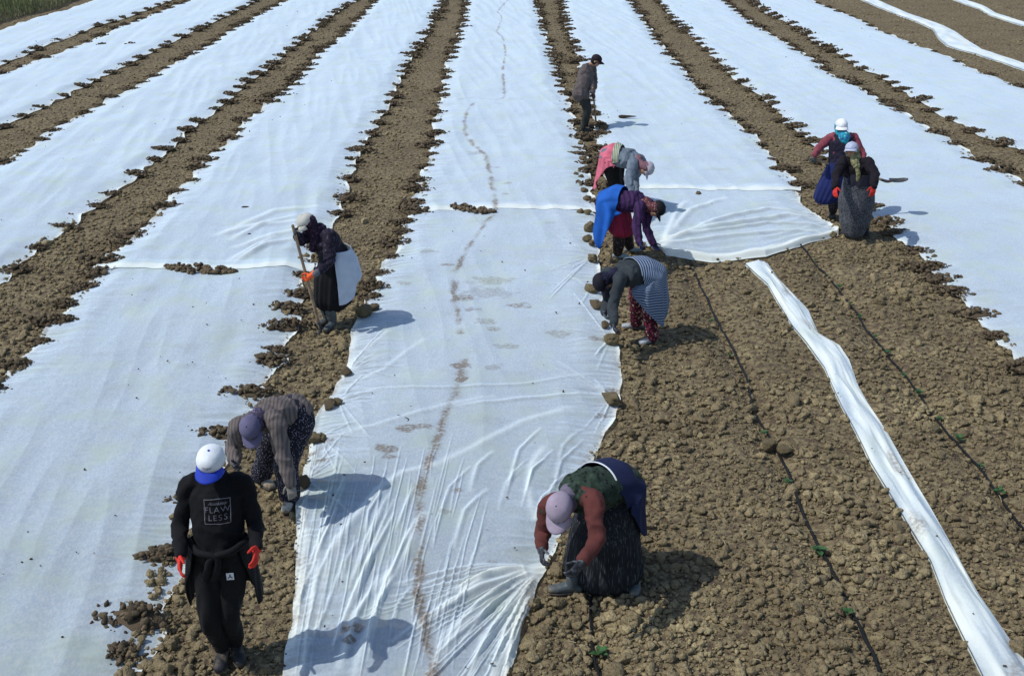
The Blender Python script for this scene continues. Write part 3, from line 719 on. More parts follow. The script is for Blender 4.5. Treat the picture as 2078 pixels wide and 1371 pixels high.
def ball(c, ax, n=18):
    bm = bmesh.new(); bmesh.ops.create_icosphere(bm, subdivisions=3, radius=1)
    M = ax if isinstance(ax, Matrix) else Matrix.Diagonal(ax)
    V = [c + (M @ v.co) for v in bm.verts]; Fs = [tuple(v.index for v in f.verts) for f in bm.faces]; bm.free(); return V, Fs
def raw_mesh(name, prims, smooth=True):
    V, Fs, off = [], [], 0
    for v, f in prims:
        V += [tuple(p) for p in v]; Fs += [tuple(i + off for i in q) for q in f]; off += len(v)
    me = bpy.data.meshes.new(name); me.from_pydata(V, [], Fs); me.update()
    if smooth: me.polygons.foreach_set('use_smooth', [True] * len(me.polygons))
    return me
def fuse(name, prims, voxel=.009, smooth=3, folds=0.0, fscale=9.0, seed=0, fdir=None, wr=0.0):
    """one continuous surface grown round the primitives"""
    me0 = raw_mesh(name, prims); o = bpy.data.objects.new('tmp', me0); COL.objects.link(o)
    r = o.modifiers.new('r', 'REMESH'); r.mode = 'VOXEL'; r.voxel_size = voxel; r.use_smooth_shade = True
    if smooth: s = o.modifiers.new('s', 'SMOOTH'); s.iterations = smooth; s.factor = .6
    dg = bpy.context.evaluated_depsgraph_get(); me = bpy.data.meshes.new_from_object(o.evaluated_get(dg)); me.name = name
    bpy.data.objects.remove(o); bpy.data.meshes.remove(me0)
    n = len(me.vertices); co = np.empty(n * 3, np.float32); me.vertices.foreach_get('co', co); co = co.reshape(-1, 3)
    if folds:
        folds = folds * (1.35 if fscale <= 10 else 1)
        no = np.empty(n * 3, np.float32); me.vertices.foreach_get('normal', no); no = no.reshape(-1, 3)
        q = co.copy()
        if fdir is not None:
            d = np.array(norm(Vector(fdir))[:]); t = q @ d; q = q - (t * .72)[:, None] * d
        w = q + .06 * np.stack([perlin3(q * 5, seed + 7), perlin3(q * 5 + 9, seed + 8), perlin3(q * 5 + 5, seed + 6)], 1)
        f = (1 - 2 * np.abs(perlin3(w * fscale + seed * 3.3, seed))) * folds + perlin3(w * fscale * 2.1, seed + 4) * folds * .5
        co = co + no * f[:, None]
        me.vertices.foreach_set('co', co.astype(np.float32).ravel()); me.update()
    me.polygons.foreach_set('use_smooth', np.ones(len(me.polygons), bool))
    return me
def surface(name, secs, n=48, thick=.006, fold_amp=.0, fold_freq=7, seed=0, hem=None):
    """open draped cloth: rows of (centre, lateral half axis, outward half axis, phi0, phi1), given real thickness"""
    pts = []
    m = 6
    rows = []
    for i in range(len(secs) - 1):
        for j in range(m):
            t = j / m; rows.append(tuple((secs[i][k] * (1 - t) + secs[i + 1][k] * t) for k in range(5)))
    rows.append(secs[-1])
    nr_ = len(rows)
    def row(f):
        f = min(max(f, 0), nr_ - 1.001); i = int(f); t = f - i
        return tuple(rows[i][k] * (1 - t) + rows[i + 1][k] * t for k in range(5))
    V = []; UV = []; cum = [0.0]
    for i in range(1, nr_): cum.append(cum[-1] + ((rows[i][0] + rows[i][2]) - (rows[i - 1][0] + rows[i - 1][2])).length)
    for i in range(nr_):
        for k in range(n):
            s = k / (n - 1)
            lim = hem(s) if hem else 1.0
            f = i / (nr_ - 1) * lim
            c, a, b, p0, p1 = row(f * (nr_ - 1))
            ph = p0 + (p1 - p0) * s
            g = 1 + fold_amp * (.25 + f) * (math.sin(ph * fold_freq + seed + 2.2 * math.sin(ph * 2.3 + seed)) + .5 * math.sin(ph * fold_freq * 2.3 + seed * 2 + f * 3))
            V.append(c + a * math.sin(ph) * g + b * math.cos(ph) * g); UV.append((s, float(np.interp(f * (nr_ - 1), range(nr_), cum))))
    Fs = [(i * n + k, i * n + k + 1, (i + 1) * n + k + 1, (i + 1) * n + k) for i in range(nr_ - 1) for k in range(n - 1)]
    me0 = bpy.data.meshes.new(name); me0.from_pydata([tuple(v) for v in V], [], Fs); uv = me0.uv_layers.new(name='UVMap')
    for lp in me0.loops: uv.data[lp.index].uv = UV[lp.vertex_index]
    o = bpy.data.objects.new('tmp', me0); COL.objects.link(o)
    s_ = o.modifiers.new('s', 'SOLIDIFY'); s_.thickness = thick; s_.offset = 0
    ss = o.modifiers.new('ss', 'SUBSURF'); ss.levels = 1; ss.render_levels = 1
    dg = bpy.context.evaluated_depsgraph_get(); me = bpy.data.meshes.new_from_object(o.evaluated_get(dg)); me.name = name
    bpy.data.objects.remove(o); bpy.data.meshes.remove(me0)
    me.polygons.foreach_set('use_smooth', np.ones(len(me.polygons), bool)); return me

def reach(px, py, par, L, sign):
    """joint seen at pixel (px,py), a bone length L from its parent; sign +1 = the farther of the two"""
    d = ray(px, py); o = Vector((0, 0, CAM_Z)); oc = o - par
    A = d.dot(d); B = 2 * d.dot(oc); C = oc.dot(oc) - L * L; D = B * B - 4 * A * C
    t = -B / (2 * A) + (sign * math.sqrt(D) / (2 * A) if D > 0 else 0)
    p = o + d * t
    return par + norm(p - par) * L if D <= 0 and (p - par).length > L * 1.15 else p

def hand_prims(w, tip, pn, thumb_side, curl=.5, s=1.0):
    """w wrist, tip towards the finger ends, pn palm normal (curl direction)"""
    f = norm(tip - w); pn = norm(pn - f * pn.dot(f)); sd = norm(f.cross(pn)) * thumb_side
    pr = []
    pc = lambda u, v, z=0: w + f * u * s + sd * v * s + pn * z * s
    pr.append(loft([(pc(-.02, 0), sd * .027 * s, pn * .022 * s), (pc(.015, 0), sd * .032 * s, pn * .019 * s), (pc(.05, 0), sd * .042 * s, pn * .018 * s), (pc(.09, 0), sd * .043 * s, pn * .016 * s)], 14))
    for i, (v, L, c) in enumerate([(.032, .072, .85), (.011, .08, 1.0), (-.011, .074, 1.1), (-.031, .058, 1.25)]):
        p = pc(.085, v); d = f.copy(); P = [p - f * .01, p]; 
        for q, seg in enumerate((.44, .32, .24)):
            a = curl * c * (.55 + .25 * q) ; ax = norm(f.cross(pn)); d = Matrix.Rotation(a, 3, ax) @ d
            p = p + d * L * seg * s; P.append(p)
        pr.append(limb(P, [.0095 * s, .0098 * s, .009 * s, .0083 * s, .007 * s], 10, m=3))
    d = norm(f * .6 + sd * .8 + pn * .25); p = pc(.018, .026)
    P = [p, p + d * .035 * s]; d2 = norm(f * .85 + sd * .35 + pn * (.3 + curl * .4)); P += [P[-1] + d2 * .03 * s, P[-1] + d2 * .052 * s]
    pr.append(limb(P, [.014 * s, .0115 * s, .0105 * s, .008 * s], 10, m=3))
    return pr

M_skin = mat('skin', (.42, .24, .16), .6, lambda k, c: (lambda a: k.mix(a.outputs['Fac'], c, (.03, .02, .018)))((lambda a: (setattr(a, 'attribute_name', 'feature'), a)[1])(k.n.new('ShaderNodeAttribute'))), var=.08, vscale=20)

def head_prims(c, up, fw, s=1.0):
    rt = norm(fw.cross(up)); B = lambda r, f, u: c + (rt * r + fw * f + up * u) * s
    Mx = lambda a, b, d: Matrix((rt * a * s, fw * b * s, up * d * s)).transposed()
    pr = [ball(B(0, -.005, .025), Mx(.076, .094, .088)), ball(B(0, .028, -.045), Mx(.056, .058, .066)), ball(B(0, .058, -.088), Mx(.024, .022, .02)),
          limb([B(0, .082, .015), B(0, .098, -.012), B(0, .107, -.03)], [.009, .012, .016], 10),
          ball(B(0, .078, .032), Mx(.05, .018, .012)), ball(B(.035, .065, -.025), Mx(.022, .02, .02)), ball(B(-.035, .065, -.025), Mx(.022, .02, .02)),
          ball(B(0, .083, -.057), Mx(.024, .012, .006)), ball(B(0, .082, -.068), Mx(.021, .011, .006))]
    for e in (-1, 1): pr.append(ball(B(e * .08, -.01, -.01), Mx(.01, .02, .033)))
    return pr, rt

def cap(parent, c, up, fw, m, m_visor=None, s=1.0, label=None, name='cap', marks=None):
    """baseball cap: dome, visor, button"""
    rt = norm(fw.cross(up)); B = lambda r, f, u: c + (rt * r + fw * f + up * u) * s
    V, Fs = [], []; n = 32; rings = 9
    for i in range(rings):
        q = i / (rings - 1) * math.pi / 2 * .985
        for k in range(n):
            th = 2 * math.pi * k / n
            seam = 1 - .02 * max(0, math.cos(th * 6)) ** 12 * math.cos(q) ** .3
            dent = 1 + .012 * math.sin(th * 3 + i)
            V.append(B(math.cos(th) * .09 * math.cos(q) * seam * dent, math.sin(th) * .106 * math.cos(q) * seam * dent - .004, .022 + .098 * math.sin(q) ** .8 - (.012 if (i == 0 and math.sin(th) < 0) else 0)))
    for i in range(rings - 1):
        for k in range(n): Fs.append((i * n + k, i * n + (k + 1) % n, (i + 1) * n + (k + 1) % n, (i + 1) * n + k))
    Fs.append(tuple((rings - 1) * n + k for k in range(n)))
    me0 = raw_mesh(name, [(V, Fs)]); o = bpy.data.objects.new('t', me0); COL.objects.link(o)
    so = o.modifiers.new('s', 'SOLIDIFY'); so.thickness = .004
    dg = bpy.context.evaluated_depsgraph_get(); me = bpy.data.meshes.new_from_object(o.evaluated_get(dg)); bpy.data.objects.remove(o)
    me.name = name; co = link(name, me, parent, m)
    if label: co['label'] = label
    V, Fs = [], []; nu_, nv_ = 15, 7
    for j in range(nv_):
        t = j / (nv_ - 1)
        for i in range(nu_):
            a = (i / (nu_ - 1) - .5) * 2
            th = math.pi / 2 - a * 1.12
            r0 = Vector((math.cos(th) * .09, math.sin(th) * .106 - .004))
            out = r0 + Vector((math.cos(th) * .012, .074 * (1 - a * a) ** .5)) * t
            V.append(B(out.x, out.y, .024 - .010 * t - .030 * a * a * t - .016 * (a * a)*0 - .006 * t * t))
    for j in range(nv_ - 1):
        for i in range(nu_ - 1): Fs.append((j * nu_ + i, j * nu_ + i + 1, (j + 1) * nu_ + i + 1, (j + 1) * nu_ + i))
    me0 = raw_mesh('visor', [(V, Fs)]); o = bpy.data.objects.new('t', me0); COL.objects.link(o)
    so = o.modifiers.new('s', 'SOLIDIFY'); so.thickness = .005; so.offset = 0
    dg = bpy.context.evaluated_depsgraph_get(); me = bpy.data.meshes.new_from_object(o.evaluated_get(dg)); bpy.data.objects.remove(o)
    me.name = 'visor'; vo = link('visor', me, co, m_visor or m)
    bt = raw_mesh('button', [ball(B(0, -.004, .121), Vector((.008, .008, .005)) * s)]); b = link('button', bt, co, m_visor or m)
    if marks:
        V, Fs = [], []
        for (r0, r1, u0, u1) in marks:
            seg = 8; base = len(V)
            for i in range(seg + 1):
                r = r0 + (r1 - r0) * i / seg
                for u in (u0, u1):
                    # point on the dome front at lateral r, height u
                    q = math.asin(min(1, max(0, (u - .022) / .098)) ** 1.25); rx = .09 * math.cos(q); ry = .106 * math.cos(q)
                    V.append(B(r, math.sqrt(max(0, 1 - (r / rx) ** 2)) * ry - .004 + .0022, u + .0015))
            Fs += [(base + 2 * i, base + 2 * i + 2, base + 2 * i + 3, base + 2 * i + 1) for i in range(seg)]
        me = raw_mesh('lettering', [(V, Fs)]); l = link('lettering', me, co, M_dkprint)
    return co
M_dkprint = mat('dark_print', (.06, .065, .08), .8)

def boot_prims(an, toe, s=1.0, shaft=0.0, knee=None):
    f = toe - an; f.z = 0; f = norm(f); up = Vector((0, 0, 1)); sd = f.cross(up)
    g = Vector((an.x, an.y, an.z - .085 * s)); B = lambda a, u: g + f * a * s + up * u * s
    pr = [loft([(B(-.065, .03), sd * .03 * s, up * .03 * s), (B(-.03, .042), sd * .036 * s, up * .042 * s), (B(.04, .042), sd * .042 * s, up * .042 * s), (B(.11, .033), sd * .047 * s, up * .033 * s), (B(.165, .028), sd * .038 * s, up * .026 * s)], 16)]
    pr.append(limb([B(0, .05), B(-.005, .13)], [.045 * s, .046 * s], 14, sd))
    sole = [loft([(B(-.07, .004), sd * .036 * s, up * .012 * s), (B(.04, .004), sd * .043 * s, up * .012 * s), (B(.11, .004), sd * .05 * s, up * .012 * s), (B(.17, .006), sd * .04 * s, up * .012 * s)], 14)]
    return pr, sole

def person(spec):
    """spec: joints (world), garments. Returns the Empty and joint table"""
    J = spec['J']; h = spec.get('h', 1.0); g = spec.get('g', 1.0)
    root = bpy.data.objects.new('person', None); COL.objects.link(root)
    root.location = spec['base']
    tag(root, spec['label'], 'person')
    up_sp = norm(J['neck'] - J['pel']); R = norm(J['shR'] - J['shL']); 
    hv = norm(J['hipR'] - J['hipL'])
    fwd = norm(up_sp.cross(R))      # chest direction
    J['fwd'] = fwd; J['R'] = R
    # ---- body
    c, hu, hf = J['head'], norm(J['hup']), None
    hf = J['hfw'] - hu * J['hfw'].dot(hu); hf = norm(hf)
    pr, hrt = head_prims(c, hu, hf, h)
    neck0 = J['neck']
    pr.append(limb([neck0 - up_sp * .04, neck0, c - hu * .05 * h - hf * .015], [.058, .054, .052], 14))
    mid = (J['pel'] + J['neck']) / 2 + J.get('bow', Vector((0, 0, 0)))
    J['mid'] = mid
    pr.append(limb([J['pel'], mid, J['neck'] - up_sp * .05], [(.14 * g, .09 * g), (.12 * g, .085 * g), (.13 * g, .07 * g)], 18, R))
    for s_ in 'LR':
        pr.append(limb([J['neck'] - up_sp * .06, J['sh' + s_], J['el' + s_], J['wr' + s_]], [.05, .045, .036, .026], 12))
        pr.append(limb([J['hip' + s_] * .5 + J['pel'] * .5, J['hip' + s_], J['kn' + s_], J['an' + s_]], [.07, .06, .036, .028], 12))
        hn = J['ha' + s_]; w = J['wr' + s_]; pn = spec.get('palm' + s_, Vector((0, 0, 0)) + (J['mid'] - w))
        ts = spec.get('thumb' + s_, 1 if s_ == 'R' else -1)
        J['hp' + s_] = (w, hn, pn, ts)
    body = fuse('body', pr, .0085, 3)
    # darker eyes, brows and lips by vertex position on the face
    co = np.empty(len(body.vertices) * 3, np.float32); body.vertices.foreach_get('co', co); co = co.reshape(-1, 3)
    q = co - np.array(c[:]); r_, f_, u_ = [q @ np.array(v[:]) / h for v in (hrt, hf, hu)]
    ft = np.zeros(len(co)); front = f_ > .045
    for e in (-1, 1):
        ft = np.maximum(ft, np.where(front, .95 * np.exp(-(((r_ - e * .031) / .014) ** 2 + ((u_ - .008) / .007) ** 2) ** 2), 0))
        ft = np.maximum(ft, np.where(front, .6 * np.exp(-(((r_ - e * .031) / .02) ** 2 + ((u_ - .032) / .006) ** 2) ** 2), 0))
    ft = np.maximum(ft, np.where(front, .35 * np.exp(-((r_ / .024) ** 2 + ((u_ + .062) / .006) ** 2) ** 2), 0))
    fattr(body, 'feature', ft)
    link('body', body, root, M_skin)
    J['hf'], J['hu'] = hf, hu
    return root, J

def top_garment(root, J, name, m, g=1.0, sleeve=1.0, hem=.0, arms=('L', 'R'), folds=.006, voxel=.009, to_wrist=1.0, collar=.062, body_only=False, label=None, depth=1.0, hem_flare=1.0, arm_m=None, arm_name=None):
    up = norm(J['neck'] - J['pel']); R = J['R']
    lo = J['pel'] - norm(J['mid'] - J['pel']) * hem
    P = [lo, J['pel'] * .55 + J['mid'] * .45, J['mid'] * .55 + J['neck'] * .45, J['neck'] - up * .10, J['neck'] - up * .055, J['neck'] - up * .01]
    Rr = [(.185 * g * hem_flare, .14 * g * depth * hem_flare), (.165 * g, .132 * g * depth), (.175 * g, .13 * g * depth), (.165 * g, .10 * g * depth), (.128 * g, .085 * g * depth), (collar * 1.3, collar * 1.1)]
    pr = [limb(P, Rr, 24, R)]
    ap = []
    for s_ in arms:
        sh, el, wr = J['sh' + s_], J['el' + s_], J['wr' + s_]
        e2 = el + (wr - el) * to_wrist
        if to_wrist < 0: P2 = [J['neck'] - up * .07, sh, sh + (el - sh) * .12]; R2 = [.062 * g, .050 * g, .035 * g]
        else: P2 = [J['neck'] * .6 + sh * .4 - up * .05, sh, sh * .5 + el * .5, el, el * .5 + e2 * .5, e2]; R2 = [.062 * g, .060 * g * sleeve, .052 * g * sleeve, .046 * g * sleeve, .041 * g * sleeve, .035 * g * sleeve]
        ap.append(limb(P2, R2, 16))
    out = []
    if arm_m is not None:
        me = fuse(arm_name or 'sleeve', ap, voxel, 3, folds, 10, 5); out.append(link(arm_name or 'sleeve', me, root, arm_m))
    else: pr += ap
    me = fuse(name, pr, voxel, 4, folds, 8, len(name), fdir=None)
    o = link(name, me, root, m)
    if label: o['label'] = label
    return o
def trousers(root, J, m, g=1.0, folds=.007, to=1.0, name='trousers', baggy=1.0, cuff=.05):
    pr = [limb([J['pel'] + norm(J['mid'] - J['pel']) * .12, J['pel'], (J['hipL'] + J['hipR']) / 2 - Vector((0, 0, .06))], [(.15 * g, .12 * g), (.178 * g, .135 * g), (.15 * g, .11 * g)], 22, J['R'])]
    for s_ in 'LR':
        hp, kn, an = J['hip' + s_], J['kn' + s_], J['an' + s_]; e = kn + (an - kn) * to
        pr.append(limb([hp * .7 + J['pel'] * .3, hp, hp * .5 + kn * .5, kn, kn * .5 + e * .5, e], [.1 * g, .1 * g * baggy, .088 * g * baggy, .07 * g * baggy, .064 * g * baggy, cuff * g * baggy], 16))
    me = fuse(name, pr, .009, 4, folds, 9, 3, fdir=(0, 0, 1)); return link(name, me, root, m)
def skirt(root, m, secs, nf=13, amp=.035, seed=0, name='skirt', dirv=None):
    """secs: (centre, half width, half depth); pleats deepen to the hem"""
    rx = dirv or Vector((1, 0, 0)); ry = Vector((-rx.y, rx.x, 0))
    P = spline([s[0] for s in secs], [(s[1], s[2]) for s in secs], 6)
    S = [(p, rx * r[0], ry * r[1]) for p, r in P]
    V, Fs = loft(S, 120, True, lambda t, th: amp * t * (math.sin(nf * th + seed + 1.7 * math.sin(2 * th + seed)) + .6 * math.sin(nf * 2.3 * th + 2 * seed)) )
    me = raw_mesh(name, [(V, Fs)]); return link(name, me, root, m)
def gloves(root, J, mL, mR=None, curl=(.45, .45), s=1.0, name='glove', which='LR', cuff=True):
    out = []
    for i, s_ in enumerate('LR'):
        if s_ not in which: continue
        w, hn, pn, ts = J['hp' + s_]; m = (mL, mR or mL)[i]
        pr = hand_prims(w, hn, pn, ts, curl[i], s)
        if cuff: pr.append(limb([w + norm(J['el' + s_] - w) * .06, w, w + norm(hn - w) * .02], [.037 * s, .034 * s, .032 * s], 14))
        me = fuse(name, pr, .0042, 2); out.append(link(name, me, root, m))
    return out
def boots(root, J, m, m_sole, s=1.0, shaft=None, names='boot', labels=None):
    for i, s_ in enumerate('LR'):
        pr, sole = boot_prims(J['an' + s_], J['toe' + s_], s)
        if shaft: 
            kn, an = J['kn' + s_], J['an' + s_]; pr.append(limb([an, an * .5 + (an + (kn - an) * shaft) * .5, an + (kn - an) * shaft], [.052, .06, .068], 16))
        me = fuse(names, pr, .006, 3, .002, 18, 2); b = link(names, me, root, m)
        if labels: b['label'] = labels[i]
        sm = fuse('sole', sole, .005, 1); so = link('sole', sm, b, m_sole)
def scarf(root, prims, m, name='headscarf', folds=.006, voxel=.0065, seed=1):
    me = fuse(name, prims, voxel, 3, folds, 14, seed); return link(name, me, root, m)
def head_wrap(J, s=1.0, neck=True, front_open=True, drop=.1):
    """kerchief under the cap, round the back of the head and the neck"""
    c, u, f = J['head'], J['hu'], J['hf']; rt = norm(f.cross(u)); Mx = Matrix((rt * .092 * s, f * .088 * s, u * .1 * s)).transposed()
    pr = [ball(c - f * .028 * s - u * .004, Mx)]
    nk = J['neck']; pr.append(limb([c - f * .03 - u * .05, (c - u * .09) * .5 + nk * .5, nk + norm(J['neck'] - J['pel']) * .0], [(.082 * s, .075 * s), .078 * s, .088 * s], 16, rt))
    return pr
def two_bone(a, c, l1, l2, hint):
    d = (c - a).length; d = min(d, (l1 + l2) * .999); u = norm(c - a)
    x = (l1 * l1 - l2 * l2 + d * d) / (2 * d); h = math.sqrt(max(0, l1 * l1 - x * x))
    n = hint - u * hint.dot(u); return a + u * x + norm(n) * h
def tube(name, pts, r, m, parent=None, n=8, seg=6):
    me = raw_mesh(name, [limb(pts, [r] * len(pts) if not isinstance(r, list) else r, n, m=seg)]); return link(name, me, parent, m)

# ------------------------------------------------------------------ people: the ten workers
DBG = False
V_ = Vector
def rig(d, chk=''):
    J = {}
    for k in ('pel', 'neck', 'head', 'shR', 'shL', 'anR', 'anL', 'toeR', 'toeL'): J[k] = gp(*d[k])
    z0 = hl(J['anR'].x, J['anR'].y)
    for k in J: J[k] = J[k] + V_((0, 0, z0 + .015))
    a = d.get('arm', (.28, .25, .17))
    for s in 'RL':
        sg = d.get('sg' + s, (-1, -1, -1))
        J['el' + s] = reach(*d['el' + s], J['sh' + s], a[0], sg[0]); J['wr' + s] = reach(*d['wr' + s], J['el' + s], a[1], sg[1]); J['ha' + s] = reach(*d['ha' + s], J['wr' + s], a[2], sg[2])
    up = norm(J['neck'] - J['pel']); R = norm(J['shR'] - J['shL']); R = norm(R - up * R.dot(up))
    if 'hipdir' in d: Rh = norm(V_(d['hipdir']))
    else: Rh = norm(V_((R.x, R.y, 0)))
    J['hipR'] = J['pel'] + Rh * .09 - V_((0, 0, .04)); J['hipL'] = J['pel'] - Rh * .09 - V_((0, 0, .04)); J['Rh'] = Rh
    for s in 'RL':
        hint = V_(d.get('khint', up.cross(R)[:])); hint.z = 0
        J['kn' + s] = two_bone(J['hip' + s], J['an' + s], d.get('thigh', .385), d.get('shin', .375), norm(hint) + V_((0, 0, .05)))
    J['hup'] = V_(d['hup']); J['hfw'] = V_(d['hfw'])
    if DBG:
        D = lambda a, b: round((J[a] - J[b]).length, 2)
        print('RIG', chk, 'spine', D('pel', 'neck'), 'sh', D('shR', 'shL'), 'nh', D('neck', 'head'), 'arm', D('shR', 'elR'), D('elR', 'wrR'), D('shL', 'elL'), D('elL', 'wrL'),
              'hip-an', D('hipR', 'anR'), D('hipL', 'anL'), 'pelY', round(J['pel'].y, 2), 'anY', round(J['anR'].y, 2), round(J['anL'].y, 2), 'neckY', round(J['neck'].y, 2), 'headY', round(J['head'].y, 2))
    return J
def mk(d, label, h=1.0, g=1.0, chk='', **kw):
    J = rig(d, chk); b = (J['anR'] + J['anL']) / 2
    return person(dict(J=J, label=label, base=(b.x, b.y, hl(b.x, b.y)), h=h, g=g, **kw))

M_black = mat('black_jersey', (.0045, .0045, .006), .9, bump=.3, bscale=40, bdist=.01, var=.2)
M_blacktr = mat('black_trouser_cloth', (.006, .006, .007), .9, bump=.3, bscale=30, bdist=.01)
M_jack = mat('black_jacket_cloth', (.006, .006, .008), .85, bump=.3, bscale=25, bdist=.01)
M_redglove = mat('red_glove', (.62, .035, .022), .7, bump=.4, bscale=120, bdist=.003)
M_orange = mat('orange_glove', (.9, .13, .03), .6, bump=.4, bscale=120, bdist=.003)
M_dkglove = mat('dark_glove', (.03, .032, .04), .7, lambda k, c: k.mix(k.ramp(k.noise(30, 3), .5, .65), c, (.12, .12, .13)))
M_gyglove = mat('grey_glove', (.12, .13, .13), .8)
M_white = mat('white_cotton', (.74, .77, .80), .8, bump=.2, bscale=60)
M_blue = mat('royal_blue_cotton', (.015, .045, .42), .7)
M_boot = mat('dark_boot', (.025, .025, .028), .6, lambda k, c: k.mix(k.ramp(k.noise(14, 5), .5, .75), c, (.17, .13, .09)))
M_sole = mat('boot_sole', (.09, .075, .06), .9)
M_wboot = mat('pale_muddy_shoe', (.5, .47, .4), .8, lambda k, c: k.mix(k.ramp(k.noise(16, 5), .42, .62), c, (.2, .15, .1)))
M_rubber = mat('grey_rubber', (.07, .085, .09), .45, lambda k, c: k.mix(k.ramp(k.noise(12, 5), .5, .8), c, (.2, .16, .11)))
M_wood = mat('worn_wood', (.33, .24, .16), .8, var=.25, vscale=12)
M_steel = mat('dull_steel', (.045, .05, .055), .5, lambda k, c: k.mix(k.ramp(k.noise(14, 5), .45, .7), c, (.11, .10, .09)))
M_print = mat('grey_print', (.17, .17, .20), .8)

def streaks(k, c):
    mp = k.n.new('ShaderNodeMapping'); mp.inputs['Scale'].default_value = (110, 110, 9); k.L.new(k.out, mp.inputs[0])
    return k.mix(k.ramp(k.noise(1.0, 2, mp.outputs[0]), .56, .68), c, (.07, .075, .085))

# --- 1: man in black walking to the camera
r, J = mk(dict(pel=(447, 1128, .93), neck=(438, 968, 1.47), head=(430, 944, 1.61), shR=(386, 986, 1.405), shL=(492, 983, 1.405),
   elR=(365, 1064), wrR=(366, 1127), haR=(364, 1180), elL=(518, 1058), wrL=(521, 1110), haL=(517, 1158),
   anR=(453, 1316, .10), toeR=(446, 1360, .03), anL=(479, 1306, .10), toeL=(489, 1350, .03), sgR=(1, -1, -1), sgL=(1, -1, -1),
   hup=(.02, -.38, .92), hfw=(-.06, -.92, -.42), arm=(.29, .26, .18), thigh=.43, shin=.42, khint=(0, -1, 0)), 'man in black walking to the camera in white and blue cap', 1.02, 1.0, 'p1', palmR=V_((1, .3, 0)), palmL=V_((-1, .3, 0)))
sw = top_garment(r, J, 'sweatshirt', M_black, g=1.0, folds=.008, hem=-.02, sleeve=1.12, label='black sweatshirt with a small framed slogan on the chest')
trousers(r, J, M_blacktr, g=.9, folds=.010)
jm = []
pw = J['pel'] + V_((0, 0, .05)); Rh = J['Rh']; bk = V_((Rh.y, -Rh.x, 0)); bk = bk if bk.y > 0 else -bk
def hemj(s): return .82 + .18 * abs(math.cos(s * math.pi)) ** .6 - .1 * math.sin(s * 9) * .3
me = surface('tied_jacket', [(pw + V_((0, 0, .07)), Rh * .195, bk * .15, -2.3, 2.3), (pw - V_((0, 0, .08)), Rh * .225, bk * .18, -2.2, 2.2), (pw - V_((0, 0, .22)), Rh * .235, bk * .2, -1.95, 1.95), (pw - V_((0, 0, .46)), Rh * .245, bk * .22, -1.7, 1.7)], 60, .012, .05, 8, 1, hemj)
tj = link('tied_jacket', me, r, M_jack)
fr = -bk
for e in (-1, 1):
    a = pw + Rh * e * .15 + fr * .10 + V_((0, 0, .05)); 
    pts = [pw + Rh * e * .20 + V_((0, 0, .06)), pw + Rh * e * .11 + fr * .135 + V_((0, 0, .055)), pw + fr * .165 + V_((e * .015, 0, .03)), pw + fr * .155 + Rh * (-e * .03 + .03) - V_((0, 0, .08)), pw + fr * .13 + Rh * (-e * .03 + .06) - V_((0, 0, .16))]
    s_ = raw_mesh('tied_sleeve', [limb(pts, [.026, .024, .022, .026, .02], 12)]); o = link('tied_sleeve', s_, tj, M_jack)
gloves(r, J, M_redglove, curl=(.42, .38), s=1.0)
boots(r, J, M_boot, M_sole, 1.02)
cap(r, J['head'], J['hu'], J['hf'], M_white, M_blue, 1.04, 'white cap with a royal blue visor and small dark lettering', marks=[(-.032, .030, .062, .065), (-.028, .026, .056, .0575), (-.012, .018, .050, .0515)])
# printed slogan on the sweatshirt, laid onto its surface
dg = bpy.context.evaluated_depsgraph_get()
bvh = BVHTree.FromObject(sw, dg); inv = sw.matrix_world.inverted()
def drape_print(name, mesh_verts, faces, org, X_, Y_, N_, m, parent, bv, off=.003):
    V = []
    for x, y in mesh_verts:
        p = org + X_ * x + Y_ * y + N_ * .25
        hit = bv.ray_cast(p, -N_, 1.0); q = hit[0] if hit[0] is not None else p - N_ * .25
        V.append(tuple(q + N_ * off))
    me = bpy.data.meshes.new(name); me.from_pydata(V, [], faces); me.update()
    o = link(name, me, parent, m); return o
def text_grid(txt, size, x0, y0, shear=0.0, spacing=1.0, bold=0.0):
    cu = bpy.data.curves.new('t', 'FONT'); cu.body = txt; cu.size = size; cu.align_x = 'CENTER'; cu.shear = shear; cu.space_character = spacing; cu.offset = bold; cu.resolution_u = 4
    o = bpy.data.objects.new('t', cu); COL.objects.link(o); bpy.context.view_layer.update()
    dg = bpy.context.evaluated_depsgraph_get(); me = bpy.data.meshes.new_from_object(o.evaluated_get(dg)); bpy.data.objects.remove(o)
    bm = bmesh.new(); bm.from_mesh(me); bmesh.ops.triangulate(bm, faces=bm.faces)
    for _ in range(3):
        es = [e for e in bm.edges if e.calc_length() > .012]
        if es: bmesh.ops.subdivide_edges(bm, edges=es, cuts=1); bmesh.ops.triangulate(bm, faces=bm.faces)
    vs = [(v.co.x + x0, v.co.y + y0) for v in bm.verts]; fs = [tuple(v.index for v in f.verts) for f in bm.faces]; bm.free(); return vs, fs
chest = J['mid'] * .30 + J['neck'] * .70
N1_ = V_((-.02, -1, .12)).normalized(); X1 = V_((1, 0, 0)); Y1 = N1_.cross(X1) * 1; Y1 = Y1 if Y1.z > 0 else -Y1
camo = V_((0, 0, CAM_Z))
hit_ = bvh.ray_cast(camo, ray(440, 1038).normalized(), 30); org = hit_[0] if hit_[0] is not None else at(440, 1038, chest.y)
def add_print(name, vs, fs, m=M_print): return drape_print(name, vs, fs, org, X1, Y1, N1_, m, sw, bvh)
